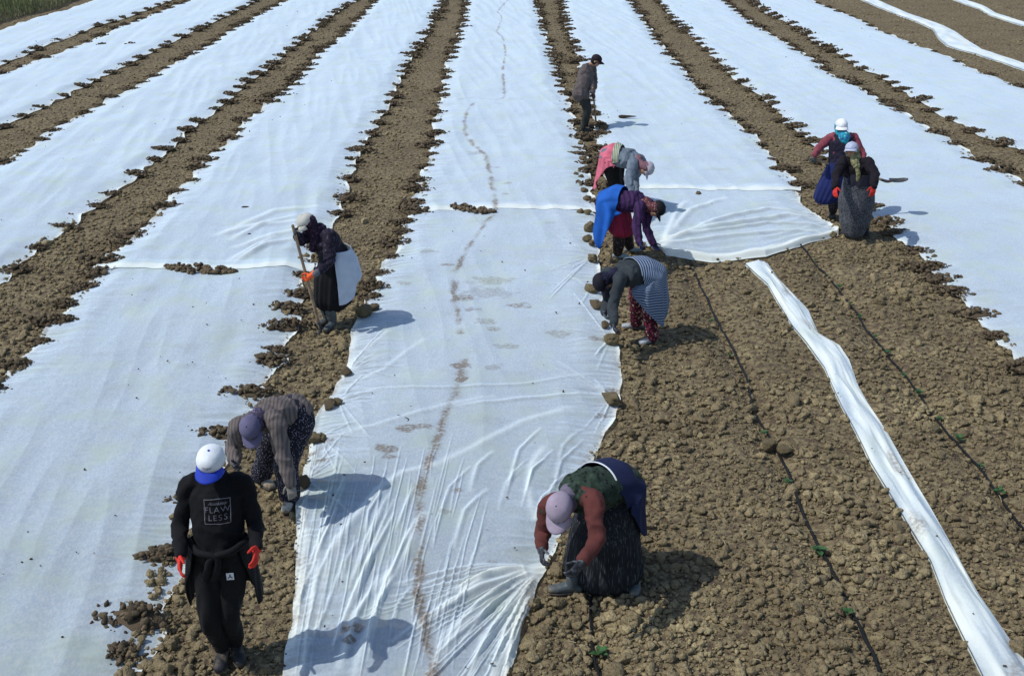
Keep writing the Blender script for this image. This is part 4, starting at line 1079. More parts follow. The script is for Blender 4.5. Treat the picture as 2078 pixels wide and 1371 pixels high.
for t, sz, x0, y0, sh, sp in (('FLAW', .056, 0, -.006, 0, 1.12), ('LESS', .056, .002, -.060, 0, 1.2), ('Absolutely', .031, .002, .046, .4, .9)):
    vs, fs = text_grid(t, sz, x0, y0, sh, sp, -.0006 if sz > .05 else 0)
    add_print('lettering', vs, fs)
w_, h_ = .082, .084; fr_v, fr_f = [], []
def bar(x0, y0, x1, y1, t=.0022, n=24):
    b = len(fr_v); dx, dy = x1 - x0, y1 - y0; L = math.hypot(dx, dy); nx, ny = -dy / L * t, dx / L * t
    for i in range(n + 1):
        f = i / n; fr_v.extend([(x0 + dx * f + nx, y0 + dy * f + ny), (x0 + dx * f - nx, y0 + dy * f - ny)])
    fr_f.extend([(b + 2 * i, b + 2 * i + 1, b + 2 * i + 3, b + 2 * i + 2) for i in range(n)])
bar(-w_, h_, w_, h_); bar(-w_, -h_, w_, -h_); bar(-w_, -h_, -w_, h_); bar(w_, -h_, w_, h_)
add_print('printed_frame', fr_v, fr_f)
# white patch with a small splayed emblem on the thigh
tro = [c for c in r.children if c.name.startswith('trousers')][0]
bv2 = BVHTree.FromObject(tro, dg); kn = (J['hipL'] * .50 + J['knL'] * .50)
n = 8; gv = [((i / n - .5) * .05, (j / n - .5) * .056) for j in range(n + 1) for i in range(n + 1)]; gf = [(j * (n + 1) + i, j * (n + 1) + i + 1, (j + 1) * (n + 1) + i + 1, (j + 1) * (n + 1) + i) for j in range(n) for i in range(n)]
hit_ = bv2.ray_cast(camo, ray(468, 1167).normalized(), 30); org2 = hit_[0] if hit_[0] is not None else at(468, 1167, kn.y)
pa = drape_print('patch', gv, gf, org2, X1, Y1, N1_, M_white, tro, bv2, .012)
em = [(-.003, .016), (.004, .018), (.004, .004), (.016, -.012), (.012, -.016), (0, -.004), (-.012, -.016), (-.016, -.012), (-.004, .002)]
drape_print('emblem', em, [tuple(range(9))], org2, X1, Y1, N1_, M_dkprint, pa, bv2, .0145)

# --- 2: bent woman in a striped jacket
r, J = mk(dict(pel=(588, 842, .86), neck=(528, 848, .96), head=(511, 872, .93), shR=(486, 868, .88), shL=(560, 858, .95),
   elR=(473, 908), wrR=(477, 937), haR=(478, 958), elL=(576, 932), wrL=(593, 995), haL=(598, 1030),
   anR=(530, 966, .10), toeR=(548, 990, .03), anL=(588, 1008, .10), toeL=(580, 1042, .03), sgR=(1, -1, -1), sgL=(-1, -1, -1),
   hup=(-.15, -.78, .5), hfw=(.03, -.5, -.85), arm=(.28, .25, .16), khint=(-.5, -1, 0)), 'bent woman in striped brown jacket and purple cap beside a clod', .96, 1.05, 'p2')
J['bow'] = V_((0, 0, 0))
M_sj = mat('striped_jacket_cloth', (.15, .125, .115), .9, stripes(0, 30, (.085, .072, .072), -.3, .7, .03), bump=.3, bscale=50, bdist=.006)
top_garment(r, J, 'jacket', M_sj, g=1.08, folds=.012, hem=.03, sleeve=1.18, hem_flare=1.05)
trousers(r, J, mat('black_floral_cloth', (.012, .012, .02), .9, floral(62, [(.30, .28, .36), (.15, .14, .2)], .28)), g=1.1, folds=.010, baggy=1.3, cuff=.06)
M_pcap = mat('purple_grey_cotton', (.12, .11, .19), .85, bump=.2)
scarf(r, head_wrap(J, .98), mat('dark_print_scarf', (.06, .05, .09), .9, floral(45, [(.25, .22, .32)], .25)))
cap(r, J['head'], J['hu'], J['hf'], M_pcap, None, 1.0, marks=[(-.02, .02, .045, .048)])
gloves(r, J, mat('pale_glove', (.24, .22, .19), .9), M_dkglove, (.6, .8), .95)
boots(r, J, M_wboot, M_sole, 1.0)

# --- 3: woman with the apron and shovel
r, J = mk(dict(pel=(680, 526, .86), neck=(650, 470, 1.22), head=(622, 455, 1.33), shR=(634, 474, 1.15), shL=(669, 481, 1.20),
   elR=(612, 487), wrR=(601, 476), haR=(592, 462), elL=(668, 530), wrL=(640, 556), haL=(620, 560),
   anR=(664, 645, .10), toeR=(652, 660, .03), anL=(675, 652, .10), toeL=(664, 670, .03), sgR=(-1, -1, -1), sgL=(-1, -1, -1),
   hup=(-.35, -.25, .9), hfw=(-.78, -.5, -.38), arm=(.27, .24, .12), khint=(-1, -.5, 0), hipdir=(-.5, .85, 0)), 'woman in white cap and pale apron leaning on a shovel', .98, 1.08, 'p3')
M_pb = mat('dark_patterned_cloth', (.018, .014, .026), .9, floral(26, [(.07, .06, .09), (.04, .03, .06)], .3))
top_garment(r, J, 'blouse', M_pb, g=1.13, folds=.011, hem=.08, sleeve=1.15, to_wrist=.72)
ck = [limb([J['elL'] + (J['wrL'] - J['elL']) * .62, J['wrL']], [.044, .04], 14)]
link('cuff', fuse('cuff', ck, .006, 2), r, mat('grey_cuff', (.12, .13, .15), .8))
b3 = V_((.85, .5, 0)); pel = J['pel']
skirt(r, mat('black_skirt_cloth', (.008, .008, .010), .9, var=.2), [(pel + V_((0, 0, .10)), .18, .16), (pel, .21, .20), (pel - V_((.02, 0, .25)), .24, .25), (pel - V_((.05, 0, .50)), .23, .24)], 9, .05, 2, dirv=V_((-.5, .85, 0)))
trousers(r, J, M_blacktr, g=.9, folds=.008)
def hem3(s): return .50 + .55 * max(0, 1 - s * 1.25) ** 1.1 + .05 * math.sin(s * 9)
me = surface('apron', [(pel + V_((.02, 0, .14)), J['Rh'] * .20, b3 * .17, -2.25, 1.5), (pel + V_((.02, 0, 0)), J['Rh'] * .235, b3 * .24, -2.05, 1.5), (pel - V_((-.01, 0, .22)), J['Rh'] * .25, b3 * .29, -1.9, 1.4), (pel - V_((.03, 0, .52)), J['Rh'] * .25, b3 * .27, -1.75, 1.3)], 70, .008, .05, 5, 2, hem3)
link('apron', me, r, mat('pale_blue_white_cloth', (.46, .52, .62), .85, var=.06))
scarf(r, head_wrap(J, 1.05) + [limb([J['head'] - J['hu'] * .09 + J['hf'] * .05, J['neck'] + J['fwd'] * .08 - V_((0, 0, .02)), J['neck'] + J['fwd'] * .13 - V_((0, 0, .16))], [.055, .07, .04], 14)], mat('dark_plum_scarf', (.025, .012, .03), .9, floral(30, [(.12, .06, .10)], .25)), folds=.01)
wc = mat('off_white_cotton', (.55, .53, .47), .85)
cap(r, J['head'], J['hu'], J['hf'], wc, None, 1.04)
T = at(595, 462, J['haR'].y + .0); B = gp(650, 668, .05)
hand_on = lambda py: T + (B - T) * ((py - 462) / (660 - 462))
for s_, q in (('R', T + (B - T) * .04), ('L', hand_on(557))):
    w = J['wr' + s_]; J['wr' + s_] = q + norm(w - q) * .085; pn = norm((B - T).cross(J['wr' + s_] - q)); J['hp' + s_] = (J['wr' + s_], q + norm(q - J['wr' + s_]) * .06, pn, 1)
gloves(r, J, M_orange, M_dkglove, (1.25, 1.25), .95)
boots(r, J, M_rubber, M_sole, .98, shaft=.35)
def shovel(label, top, bot, blade_dir, group='shovels carried by the workers'):
    """long wooden handle with a pointed steel blade beyond its lower end"""
    root = bpy.data.objects.new('shovel', None); COL.objects.link(root); root.location = bot; tag(root, label, 'shovel', group)
    d = norm(bot - top)
    tube('handle', [top, top * .5 + bot * .5 + V_((0, 0, .006)), bot], [.018, .019, .020], M_wood, root, 12)
    f = norm(blade_dir); sd = norm(d.cross(V_((0, 0, 1)))) if abs(d.z) < .9 else norm(f.cross(V_((0, 0, 1)))); nrm = norm(sd.cross(f))
    V, Fs = [], []; nl, nw = 12, 9
    for i in range(nl):
        t = i / (nl - 1); wd = .105 * (1 - max(0, (t - .45) / .55) ** 2.2) ** .6 * (min(1, .75 + t * 2)) + .001
        for j in range(nw):
            u = j / (nw - 1) * 2 - 1
            V.append(bot + f * (.05 + .27 * t) + sd * wd * u + nrm * (.030 * u * u - .018 * math.sin(t * 3) - .005))
    for i in range(nl - 1):
        for j in range(nw - 1): Fs.append((i * nw + j, i * nw + j + 1, (i + 1) * nw + j + 1, (i + 1) * nw + j))
    me0 = raw_mesh('blade', [(V, Fs)]); o = bpy.data.objects.new('t', me0); COL.objects.link(o); so = o.modifiers.new('s', 'SOLIDIFY'); so.thickness = .004
    dg = bpy.context.evaluated_depsgraph_get(); me = bpy.data.meshes.new_from_object(o.evaluated_get(dg)); bpy.data.objects.remove(o); me.name = 'blade'
    bl = link('blade', me, root, M_steel)
    me = raw_mesh('socket', [limb([bot - d * .10, bot, bot + f * .09], [.021, .024, .016], 12)]); s_ = link('socket', me, bl, M_steel)
    return root
shovel('long handled shovel standing in the soil, held by the woman in the white apron', T + (T - B) * .02, B, V_((-.22, -.35, -.75)))

# --- 4: bent woman, pale pink cap
r, J = mk(dict(pel=(1242, 984, .84), neck=(1158, 1000, .95), head=(1138, 1030, .90), shR=(1114, 1026, .82), shL=(1204, 1016, .97),
   elR=(1102, 1082), wrR=(1099, 1114), haR=(1101, 1152), elL=(1212, 1092), wrL=(1180, 1142), haL=(1152, 1176),
   anR=(1160, 1180, .10), toeR=(1136, 1196, .03), anL=(1290, 1166, .10), toeL=(1288, 1196, .03), sgR=(1, -1, -1), sgL=(-1, -1, -1),
   hup=(-.3, -.68, .55), hfw=(-.22, -.48, -.82), arm=(.28, .24, .16), thigh=.37, shin=.36, khint=(-.3, -1, 0)), 'bent woman in dark green vest, navy shawl and pale pink cap', 1.0, 1.1, 'p4', palmR=V_((1, .4, 0)))
M_vest = mat('dark_green_knit', (.022, .038, .026), .95, floral(30, [(.008, .012, .010), (.035, .055, .04)], .45), bump=.5, bscale=40, bdist=.01)
M_rust = mat('rust_red_knit', (.105, .03, .026), .9, bump=.3, bscale=60)
top_garment(r, J, 'pullover', M_rust, g=1.0, folds=.009, hem=-.05, sleeve=1.22, to_wrist=.9)
top_garment(r, J, 'vest', M_vest, g=1.25, folds=.010, hem=.05, to_wrist=-1, collar=.075)
pel = J['pel']; bdir = norm(V_((-J['Rh'].y, J['Rh'].x, 0))); bdir = bdir if bdir.dot(pel - J['neck']) > 0 else -bdir; up = norm(J['neck'] - pel); Rl = J['Rh']
M_navy = mat('navy_wool', (.012, .017, .055), .95, bump=.3, bscale=60)
dn = norm(V_((0, 0, 1)) - up * V_((0, 0, 1)).dot(up))
def drape(name, m, a1, w=1.0, depth=1.0, drop=.45, phi=1.7, hem=None, amp=.05, seed=0, start=.18, fq=6, thick=.009, bd=None):
    bd = bd or depth
    me = surface(name, [(pel + up * start, Rl * .19 * w, dn * .165 * depth, -1.35, 1.35), (pel + up * .05, Rl * .215 * w, norm(dn + bdir * .25) * .185 * depth, -phi, phi),
        (pel - up * .02, Rl * .235 * w, norm(dn * .45 + bdir) * .20 * (depth + bd) / 2, -phi, phi), (pel - V_((0, 0, .14)), Rl * .245 * w, bdir * .23 * bd, -phi, phi), (pel - V_((0, 0, drop)) + bdir * .04, Rl * .25 * w, bdir * .27 * bd, -phi, phi)], 70, thick, amp, fq, seed, hem)
    return link(name, me, r, m)
skirt(r, mat('dark_pleated_cloth', (.012, .014, .018), .9, streaks, var=.2),
   [(pel - V_((0, 0, .06)), .17, .15), (pel - V_((.03, .04, .16)), .225, .205), (pel - V_((.05, .06, .40)), .275, .25), (pel - V_((.05, .06, .71)), .315, .26)], 17, .035, 1, dirv=V_((.97, -.25, 0)))
drape('shawl', M_navy, 0, w=1.12, depth=1.22, bd=.92, drop=.56, phi=2.05, hem=lambda s: .66 + .34 * math.sin(math.pi * s) ** .7 + .03 * math.sin(s * 14), amp=.035, seed=2)
wb = surface('waistband', [(pel + up * .20, Rl * .213, dn * .205, -1.1, 1.2), (pel + up * .187, Rl * .216, dn * .208, -1.1, 1.2)], 40, .006, 0)
link('waistband', wb, r, M_white)
M_pink = mat('pale_pink_cotton', (.33, .27, .34), .85, bump=.15)
scarf(r, head_wrap(J, 1.0), mat('mauve_scarf', (.16, .14, .19), .9))
cap(r, J['head'], J['hu'], J['hf'], M_pink, None, 1.12, marks=[(-.02, .018, .040, .046)])
gloves(r, J, M_dkglove, M_dkglove, (.7, .7), 1.0)
boots(r, J, M_rubber, M_sole, 1.02)

# --- 5: bent woman in grey with a striped shawl
r, J = mk(dict(pel=(1306, 555, .84), neck=(1250, 558, .88), head=(1224, 574, .80), shR=(1230, 560, .82), shL=(1256, 573, .86),
   elR=(1232, 610), wrR=(1227, 634), haR=(1231, 650), elL=(1243, 622), wrL=(1246, 656), haL=(1247, 676),
   anR=(1291, 655, .09), toeR=(1272, 664, .03), anL=(1322, 684, .09), toeL=(1302, 698, .03), sgR=(-1, -1, -1), sgL=(-1, -1, -1),
   hup=(-.85, -.35, -.1), hfw=(-.1, -.2, -.97), arm=(.28, .24, .14), thigh=.36, shin=.355, khint=(-.5, -1, 0), hipdir=(-.5, .85, 0)), 'bent woman in grey with blue striped shawl and red floral trousers', .96, 1.05, 'p5')
pel = J['pel']; up = norm(J['neck'] - pel); Rl = J['Rh']; dn = norm(V_((0, 0, 1)) - up * up.z); bdir = norm(V_((-up.x, -up.y, 0)))
top_garment(r, J, 'top', mat('charcoal_jersey', (.035, .042, .048), .9, bump=.2), g=1.12, folds=.009, hem=.06, sleeve=1.1)
trousers(r, J, mat('red_floral_cloth', (.05, .008, .016), .9, floral(30, [(.38, .09, .12), (.45, .33, .25), (.25, .02, .05)], .38)), g=1.05, baggy=1.12, folds=.011, cuff=.062)
M_bs = mat('blue_white_striped_cloth', (.035, .06, .13), .9, stripes(1, 30, (.25, .31, .40), -.1, .5, .012, uv=True))
drape('shawl', M_bs, 0, w=1.15, depth=1.08, drop=.62, phi=2.75, hem=lambda s: .60 + .40 * max(0, 1 - abs(s - .25) * 2.2), amp=.045, seed=4, fq=7)
scarf(r, head_wrap(J, .98), mat('dark_blue_scarf', (.012, .012, .03), .9, floral(40, [(.10, .10, .16)], .2)))
cap(r, J['head'], J['hu'], J['hf'], mat('black_cotton', (.010, .009, .016), .8), None, 1.06)
gloves(r, J, M_dkglove, mat('grey_black_glove', (.10, .11, .13), .8), (.8, .6), .95)
boots(r, J, mat('pale_sock_shoe', (.38, .40, .42), .8, lambda k, c: k.mix(k.ramp(k.noise(12, 4), .45, .6), c, (.12, .12, .12))), M_sole, .95)

# --- 6: bent woman in blue cloth and purple jumper
r, J = mk(dict(pel=(1248, 408, .86), neck=(1311, 410, .91), head=(1333, 424, .85), shR=(1298, 424, .87), shL=(1318, 416, .84),
   elR=(1292, 462), wrR=(1298, 492), haR=(1303, 508), elL=(1309, 468), wrL=(1326, 494), haL=(1338, 514),
   anR=(1254, 512, .09), toeR=(1266, 521, .03), anL=(1278, 500, .09), toeL=(1294, 508, .03), sgR=(-1, -1, -1), sgL=(-1, -1, -1),
   hup=(.85, -.15, .25), hfw=(.3, -.35, -.88), arm=(.29, .25, .15), khint=(1, -.5, 0), hipdir=(-.45, -.89, 0)), 'bent woman in purple jumper and black cap, bright blue waist cloth', .96, 1.05, 'p6')
pel = J['pel']; up = norm(J['neck'] - pel); Rl = J['Rh']; dn = norm(V_((0, 0, 1)) - up * up.z); bdir = norm(V_((-up.x, -up.y, 0)))
M_bl = mat('bright_blue_cloth', (.012, .10, .42), .85, var=.15, vscale=5)
top_garment(r, J, 'jumper', mat('purple_striped_knit', (.05, .016, .075), .9, stripes(0, 16, (.018, .010, .035), -.1, .5, .05)), g=1.12, folds=.009, hem=.05, sleeve=1.12)
trousers(r, J, mat('dark_floral_cloth', (.02, .016, .016), .9, floral(30, [(.12, .07, .06)], .3)), g=1.05, baggy=1.2, folds=.01)
skirt(r, mat('crimson_cloth', (.24, .015, .05), .85), [(pel + up * .02 + V_((0, 0, -.02)), .19, .15), (pel + V_((.05, -.02, -.20)), .20, .18), (pel + V_((.09, -.03, -.38)), .19, .18)], 8, .06, 1, name='tunic', dirv=V_((.45, .89, 0)))
drape('waist_cloth', M_bl, 0, w=1.2, depth=1.25, drop=.66, phi=2.45, hem=lambda s: .62 + .38 * max(0, 1 - abs(s - .78) * 4.5) + .05 * math.sin(s * 12), amp=.08, seed=3, start=.14, fq=6)
scarf(r, head_wrap(J, .95), mat('reddish_print_scarf', (.10, .03, .035), .9, floral(40, [(.35, .22, .22)], .25)))
cap(r, J['head'], J['hu'], J['hf'], mat('black_cap_cotton', (.008, .008, .012), .8), None, 1.04)
gloves(r, J, mat('navy_glove', (.012, .016, .06), .8), None, (.7, .7), .95)
boots(r, J, mat('light_rubber_shoe', (.25, .30, .31), .6, lambda k, c: k.mix(k.ramp(k.noise(12, 4), .5, .7), c, (.12, .11, .10))), M_sole, .95)

# --- 7: bent woman in a pink cloth
r, J = mk(dict(pel=(1243, 320, .86), neck=(1294, 326, .90), head=(1312, 344, .81), shR=(1284, 337, .86), shL=(1302, 328, .84),
   elR=(1276, 364), wrR=(1281, 390), haR=(1284, 404), elL=(1288, 362), wrL=(1290, 388), haL=(1294, 402),
   anR=(1238, 412, .09), toeR=(1250, 418, .03), anL=(1256, 405, .09), toeL=(1268, 410, .03), sgR=(-1, -1, -1), sgL=(-1, -1, -1),
   hup=(.85, -.15, .05), hfw=(.1, -.3, -.95), arm=(.28, .25, .15), khint=(1, -.5, 0), hipdir=(-.35, -.93, 0)), 'bent woman in blue grey shirt and pale cap, pink waist cloth', .96, 1.05, 'p7')
pel = J['pel']; up = norm(J['neck'] - pel); Rl = J['Rh']; dn = norm(V_((0, 0, 1)) - up * up.z); bdir = norm(V_((-up.x, -up.y, 0)))
top_garment(r, J, 'shirt', mat('blue_grey_shirt_cloth', (.16, .19, .23), .9, stripes(0, 14, (.12, .15, .19), 0, .5, .05)), g=1.12, folds=.012, hem=.05, sleeve=1.2)
trousers(r, J, M_blacktr, g=1.15, baggy=1.35, folds=.01)
me = surface('olive_sash', [(pel + up * .20, Rl * .225, dn * .20, -1.7, 1.7), (pel + up * .07, Rl * .25, dn * .225, -1.8, 1.8)], 50, .012, .04, 6, 2)
link('sash', me, r, mat('olive_striped_cloth', (.20, .23, .15), .9, stripes(0, 30, (.40, .42, .33), 0, .5)))
drape('waist_cloth', mat('pink_towelling', (.60, .14, .20), .95, bump=.3, bscale=60), 0, w=1.15, depth=1.15, drop=.60, phi=2.3, hem=lambda s: .50 + .50 * max(0, 1 - abs(s - .58) * 2.2), amp=.07, seed=6, start=.10, fq=7)
scarf(r, head_wrap(J, .95), mat('pinkish_scarf', (.20, .10, .12), .9))
cap(r, J['head'], J['hu'], J['hf'], mat('grey_pink_cap', (.42, .38, .42), .85, floral(14, [(.3, .32, .40)], .3)), None, 1.04)
gloves(r, J, M_gyglove, None, (.6, .6), .95)
boots(r, J, M_boot, M_sole, .95)

# --- 8: man in the grey jacket at the top
r, J = mk(dict(pel=(1181, 184, .87), neck=(1194, 134, 1.33), head=(1210, 124, 1.44), shR=(1188, 139, 1.30), shL=(1201, 136, 1.28),
   elR=(1199, 164), wrR=(1203, 186), haR=(1205, 199), elL=(1206, 162), wrL=(1206, 180), haL=(1206, 190),
   anR=(1183, 260, .10), toeR=(1196, 267, .03), anL=(1188, 255, .10), toeL=(1202, 261, .03), sgR=(-1, -1, -1), sgL=(-1, 1, 1),
   hup=(.4, -.1, .9), hfw=(.88, -.2, -.5), arm=(.28, .25, .12), khint=(1, -.3, 0), hipdir=(-.25, -.97, 0)), 'man in grey brown jacket and rubber boots digging in the furrow', 1.0, 1.0, 'p8')
top_garment(r, J, 'jacket', mat('grey_brown_jacket_cloth', (.105, .085, .082), .85), g=1.12, folds=.012, hem=.12, sleeve=1.2, hem_flare=1.0)
trousers(r, J, mat('dark_grey_trouser_cloth', (.03, .032, .03), .85), g=1.0, folds=.008)
boots(r, J, mat('green_rubber_boot', (.035, .042, .036), .45), M_sole, 1.0, shaft=.8)
hr = ball(J['head'] - J['hf'] * .03 - J['hu'] * .01, Matrix((norm(J['hf'].cross(J['hu'])) * .082, J['hf'] * .085, J['hu'] * .09)).transposed())
link('hair', fuse('hair', [hr], .006, 2, .003, 20), r, mat('dark_hair', (.012, .010, .009), .7))
cap(r, J['head'], J['hu'], J['hf'], mat('dark_maroon_cotton', (.022, .010, .016), .8), None, 1.06)
T = at(1203, 178, J['wrR'].y - .02); B = gp(1210, 256, .05)
for s_, t in (('R', .22), ('L', .04)):
    q = T + (B - T) * t; w = J['wr' + s_]; J['wr' + s_] = q + norm(w - q) * .085; J['hp' + s_] = (J['wr' + s_], q + norm(q - J['wr' + s_]) * .06, V_((0, -1, 0)), 1)
gloves(r, J, mat('brown_glove', (.09, .05, .04), .8), None, (1.2, 1.2), .95)
shovel('shovel dug into the soil heap by the man in the grey jacket', T, B, V_((.6, -.2, -.6)))

# --- 9: woman carrying the shovel across
r, J = mk(dict(pel=(1707, 338, .86), neck=(1710, 276, 1.32), head=(1707, 259, 1.44), shR=(1687, 280, 1.27), shL=(1731, 280, 1.27),
   elR=(1664, 298), wrR=(1653, 314), haR=(1650, 326), elL=(1750, 314), wrL=(1754, 344), haL=(1758, 356),
   anR=(1690, 430, .10), toeR=(1688, 440, .03), anL=(1718, 420, .10), toeL=(1720, 430, .03), sgR=(-1, -1, -1), sgL=(-1, -1, -1),
   hup=(0, -.1, .99), hfw=(-.03, -.98, -.12), arm=(.28, .24, .10), khint=(-.2, -1, 0)), 'woman in a white cap, turquoise scarf and navy vest carrying a shovel across', .97, 1.0, 'p9')
top_garment(r, J, 'jumper', mat('dusty_red_jersey', (.24, .055, .075), .9), g=1.06, folds=.009, hem=.0, sleeve=1.15)
top_garment(r, J, 'vest', mat('navy_vest_cloth', (.014, .012, .028), .85), g=1.16, folds=.009, hem=.08, to_wrist=-1, collar=.07)
trousers(r, J, mat('dark_print_trouser_cloth', (.02, .018, .022), .9, floral(30, [(.14, .12, .13)], .25)), g=1.0, baggy=1.2)
pel = J['pel']
skirt(r, mat('navy_blue_cloth', (.012, .02, .10), .9), [(pel + V_((0, 0, .12)), .175, .145), (pel - V_((.02, 0, .05)), .215, .19), (pel - V_((.09, 0, .28)), .22, .22), (pel - V_((.16, 0, .47)), .20, .20)], 7, .06, 1, name='apron')
M_tq = mat('turquoise_scarf', (.02, .28, .38), .85, floral(22, [(.05, .12, .35), (.25, .5, .6)], .4), bump=.3)
hw = head_wrap(J, 1.03); f_ = J['fwd']
scarf(r, hw + [limb([J['head'] - J['hu'] * .10 + J['hf'] * .055, J['neck'] + f_ * .10 - V_((0, 0, .02)), J['neck'] + f_ * .12 - V_((0, 0, .13))], [.062, .085, .05], 16)], M_tq, folds=.009)
cap(r, J['head'], J['hu'], J['hf'], mat('clean_white_cotton', (.82, .84, .86), .8), None, 1.06)
T = at(1645, 321, 17.32); B = at(1800, 368, 17.28)
for s_, px in (('R', 1652), ('L', 1757)):
    q = T + (B - T) * ((px - 1645) / 155); w = J['wr' + s_]; J['wr' + s_] = q + norm(w - q) * .085; J['hp' + s_] = (J['wr' + s_], q + norm(q - J['wr' + s_]) * .06, norm((B - T).cross(J['wr' + s_] - q)), 1)
gloves(r, J, M_gyglove, None, (1.2, 1.2), .98)
boots(r, J, M_boot, M_sole, .95)
shovel('shovel held level by the woman in the turquoise scarf, blade to the right', T, B, V_((1, -.05, .10)))

# --- 10: woman in the long grey skirt
r, J = mk(dict(pel=(1742, 374, .84), neck=(1735, 325, 1.21), head=(1728, 308, 1.325), shR=(1710, 332, 1.16), shL=(1760, 333, 1.17),
   elR=(1697, 358), wrR=(1695, 380), haR=(1694, 400), elL=(1775, 354), wrL=(1773, 377), haL=(1770, 400),
   anR=(1726, 466, .10), toeR=(1724, 478, .03), anL=(1758, 466, .10), toeL=(1758, 478, .03), sgR=(-1, -1, -1), sgL=(-1, -1, -1),
   hup=(-.05, .16, .98), hfw=(-.5, -.86, .1), arm=(.27, .24, .16), khint=(0, -1, 0)), 'woman in a long grey skirt, dark jumper, olive scarf and red gloves', .98, 1.12, 'p10')
top_garment(r, J, 'jumper', mat('dark_plum_knit', (.010, .007, .012), .9), g=1.1, folds=.012, hem=.0, sleeve=1.18)
pel = J['pel']
skirt(r, mat('grey_tweed', (.11, .115, .13), .95, lambda k, c: k.mix(k.ramp(k.noise(50, 3), .42, .58), c, (.035, .038, .048)), bump=.3), [(pel + V_((-.01, 0, .13)), .20, .17), (pel + V_((0, 0, -.03)), .235, .215), (pel + V_((0, .0, -.28)), .262, .25), (pel + V_((.01, 0, -.55)), .225, .23), (pel + V_((.01, 0, -.72)), .175, .20)], 6, .022, 3)
me = surface('apron_bib', [(pel + V_((0, 0, .16)), V_((.21, 0, 0)), V_((0, -.185, 0)), -1.1, 1.1), (pel + V_((0, 0, .0)), V_((.235, 0, 0)), V_((0, -.22, 0)), -1.0, 1.0)], 40, .006, .02, 6, 1)
link('waist_tie', me, r, mat('dark_navy_cloth', (.018, .018, .032), .9))
M_ol = mat('olive_scarf_cloth', (.20, .19, .09), .9, floral(20, [(.30, .28, .16), (.10, .09, .05)], .35))
hw = head_wrap(J, 1.05); f_ = J['fwd']
scarf(r, hw + [limb([J['head'] - J['hu'] * .15 + J['hf'] * .01, J['neck'] + f_ * .08 - V_((0, 0, .03)), J['neck'] + f_ * .14 + V_((.05, 0, -.14)), J['neck'] + f_ * .16 + V_((.06, 0, -.27))], [.05, .055, .03, .022], 14)], M_ol, folds=.01)
cap(r, J['head'], J['hu'], J['hf'], mat('pale_blue_print_cotton', (.50, .53, .66), .85, floral(26, [(.30, .36, .55)], .3)), None, 1.04)
gloves(r, J, M_redglove, None, (.5, .5), 1.05)
boots(r, J, M_boot, M_sole, .95)

# ------------------------------------------------------------------ hoses, seedlings, straw, grass
M_hose = mat('black_drip_hose', (.012, .012, .013), .45)
def hose(pl, label, r_=.012):
    P = []
    pts = PG(pl); pts = pts[np.argsort(pts[:, 1])]
    ys = np.linspace(pts[0, 1], pts[-1, 1], 90); xs = np.interp(ys, pts[:, 1], pts[:, 0]); xs = np.convolve(np.pad(xs, 2, 'edge'), np.ones(5) / 5, 'valid')
    xs = xs + .02 * perlin2(ys * 1.7, ys * 0 + xs[0], 80) + .008 * perlin2(ys * 5, ys * 0, 81)
    z = h_low(xs, ys) + .036 + .016 * perlin2(ys * 4, ys * 0 + 3.3, 82)
    me = raw_mesh('drip_hose', [limb([V_(p) for p in zip(xs, ys, z)], [r_] * 90, 8, m=2)])
    tag(link('drip_hose', me, None, M_hose), label, 'drip hose', 'black drip hoses along the planted rows')
hose([(1392,532),(1425,580),(1450,640),(1480,690),(1515,760),(1530,830),(1560,880),(1590,930),(1620,1010),(1650,1080),(1690,1150),(1730,1230),(1770,1320),(1810,1420)], 'thin black drip hose in the bare rows, left of the bunched white strip')
hose([(1625,503),(1680,560),(1720,610),(1765,670),(1800,710),(1850,770),(1890,830),(1940,895),(2000,960),(2040,1020),(2100,1090)], 'thin black drip hose in the bare rows, right of the bunched white strip')
hose([(1178,1160),(1190,1190),(1198,1250),(1208,1340),(1222,1420)], 'black drip hose coming out from under the bent woman in the navy shawl')
M_leaf = mat('seedling_leaf', (.045, .115, .035), .6, var=.3, vscale=30)
M_stem = mat('seedling_stem', (.12, .2, .06), .7)
def leaf(base, d, L, w):
    d = norm(d); sd = norm(d.cross(V_((0, 0, 1)))); V, Fs = [], []
    n = 6
    for i in range(n + 1):
        t = i / n; wd = w * math.sin(math.pi * min(.98, t ** .8 + .02)); c = base + d * L * t + V_((0, 0, -.25 * L * t * t))
        V += [c - sd * wd + V_((0, 0, .15 * wd)), c - V_((0, 0, .1 * wd)), c + sd * wd + V_((0, 0, .15 * wd))]
    for i in range(n):
        for j in range(2): Fs.append((i * 3 + j, i * 3 + j + 1, (i + 1) * 3 + j + 1, (i + 1) * 3 + j))
    return V, Fs
def seedling_proto(seed):
    q = random.Random(seed); root = bpy.data.objects.new('seedling', None); COL.objects.link(root)
    link('stem', raw_mesh('stem', [limb([V_((0, 0, 0)), V_((.004, 0, .03)), V_((.0, .004, .055))], [.0035, .003, .002], 6)]), root, M_stem)
    pr = []
    for i in range(6):
        a = i * 2.4 + q.uniform(-.4, .4); z = .03 + .006 * i
        pr.append(leaf(V_((0, 0, z)), V_((math.cos(a), math.sin(a), q.uniform(.2, .8))), q.uniform(.05, .085), q.uniform(.018, .03)))
    link('leaves', raw_mesh('leaves', pr), root, M_leaf); return root
protos = [seedling_proto(i) for i in range(4)]
used = set()
SG = 'green seedlings along the drip hoses'
FS = 'faint tiny seedling between brighter ones on the right hose'
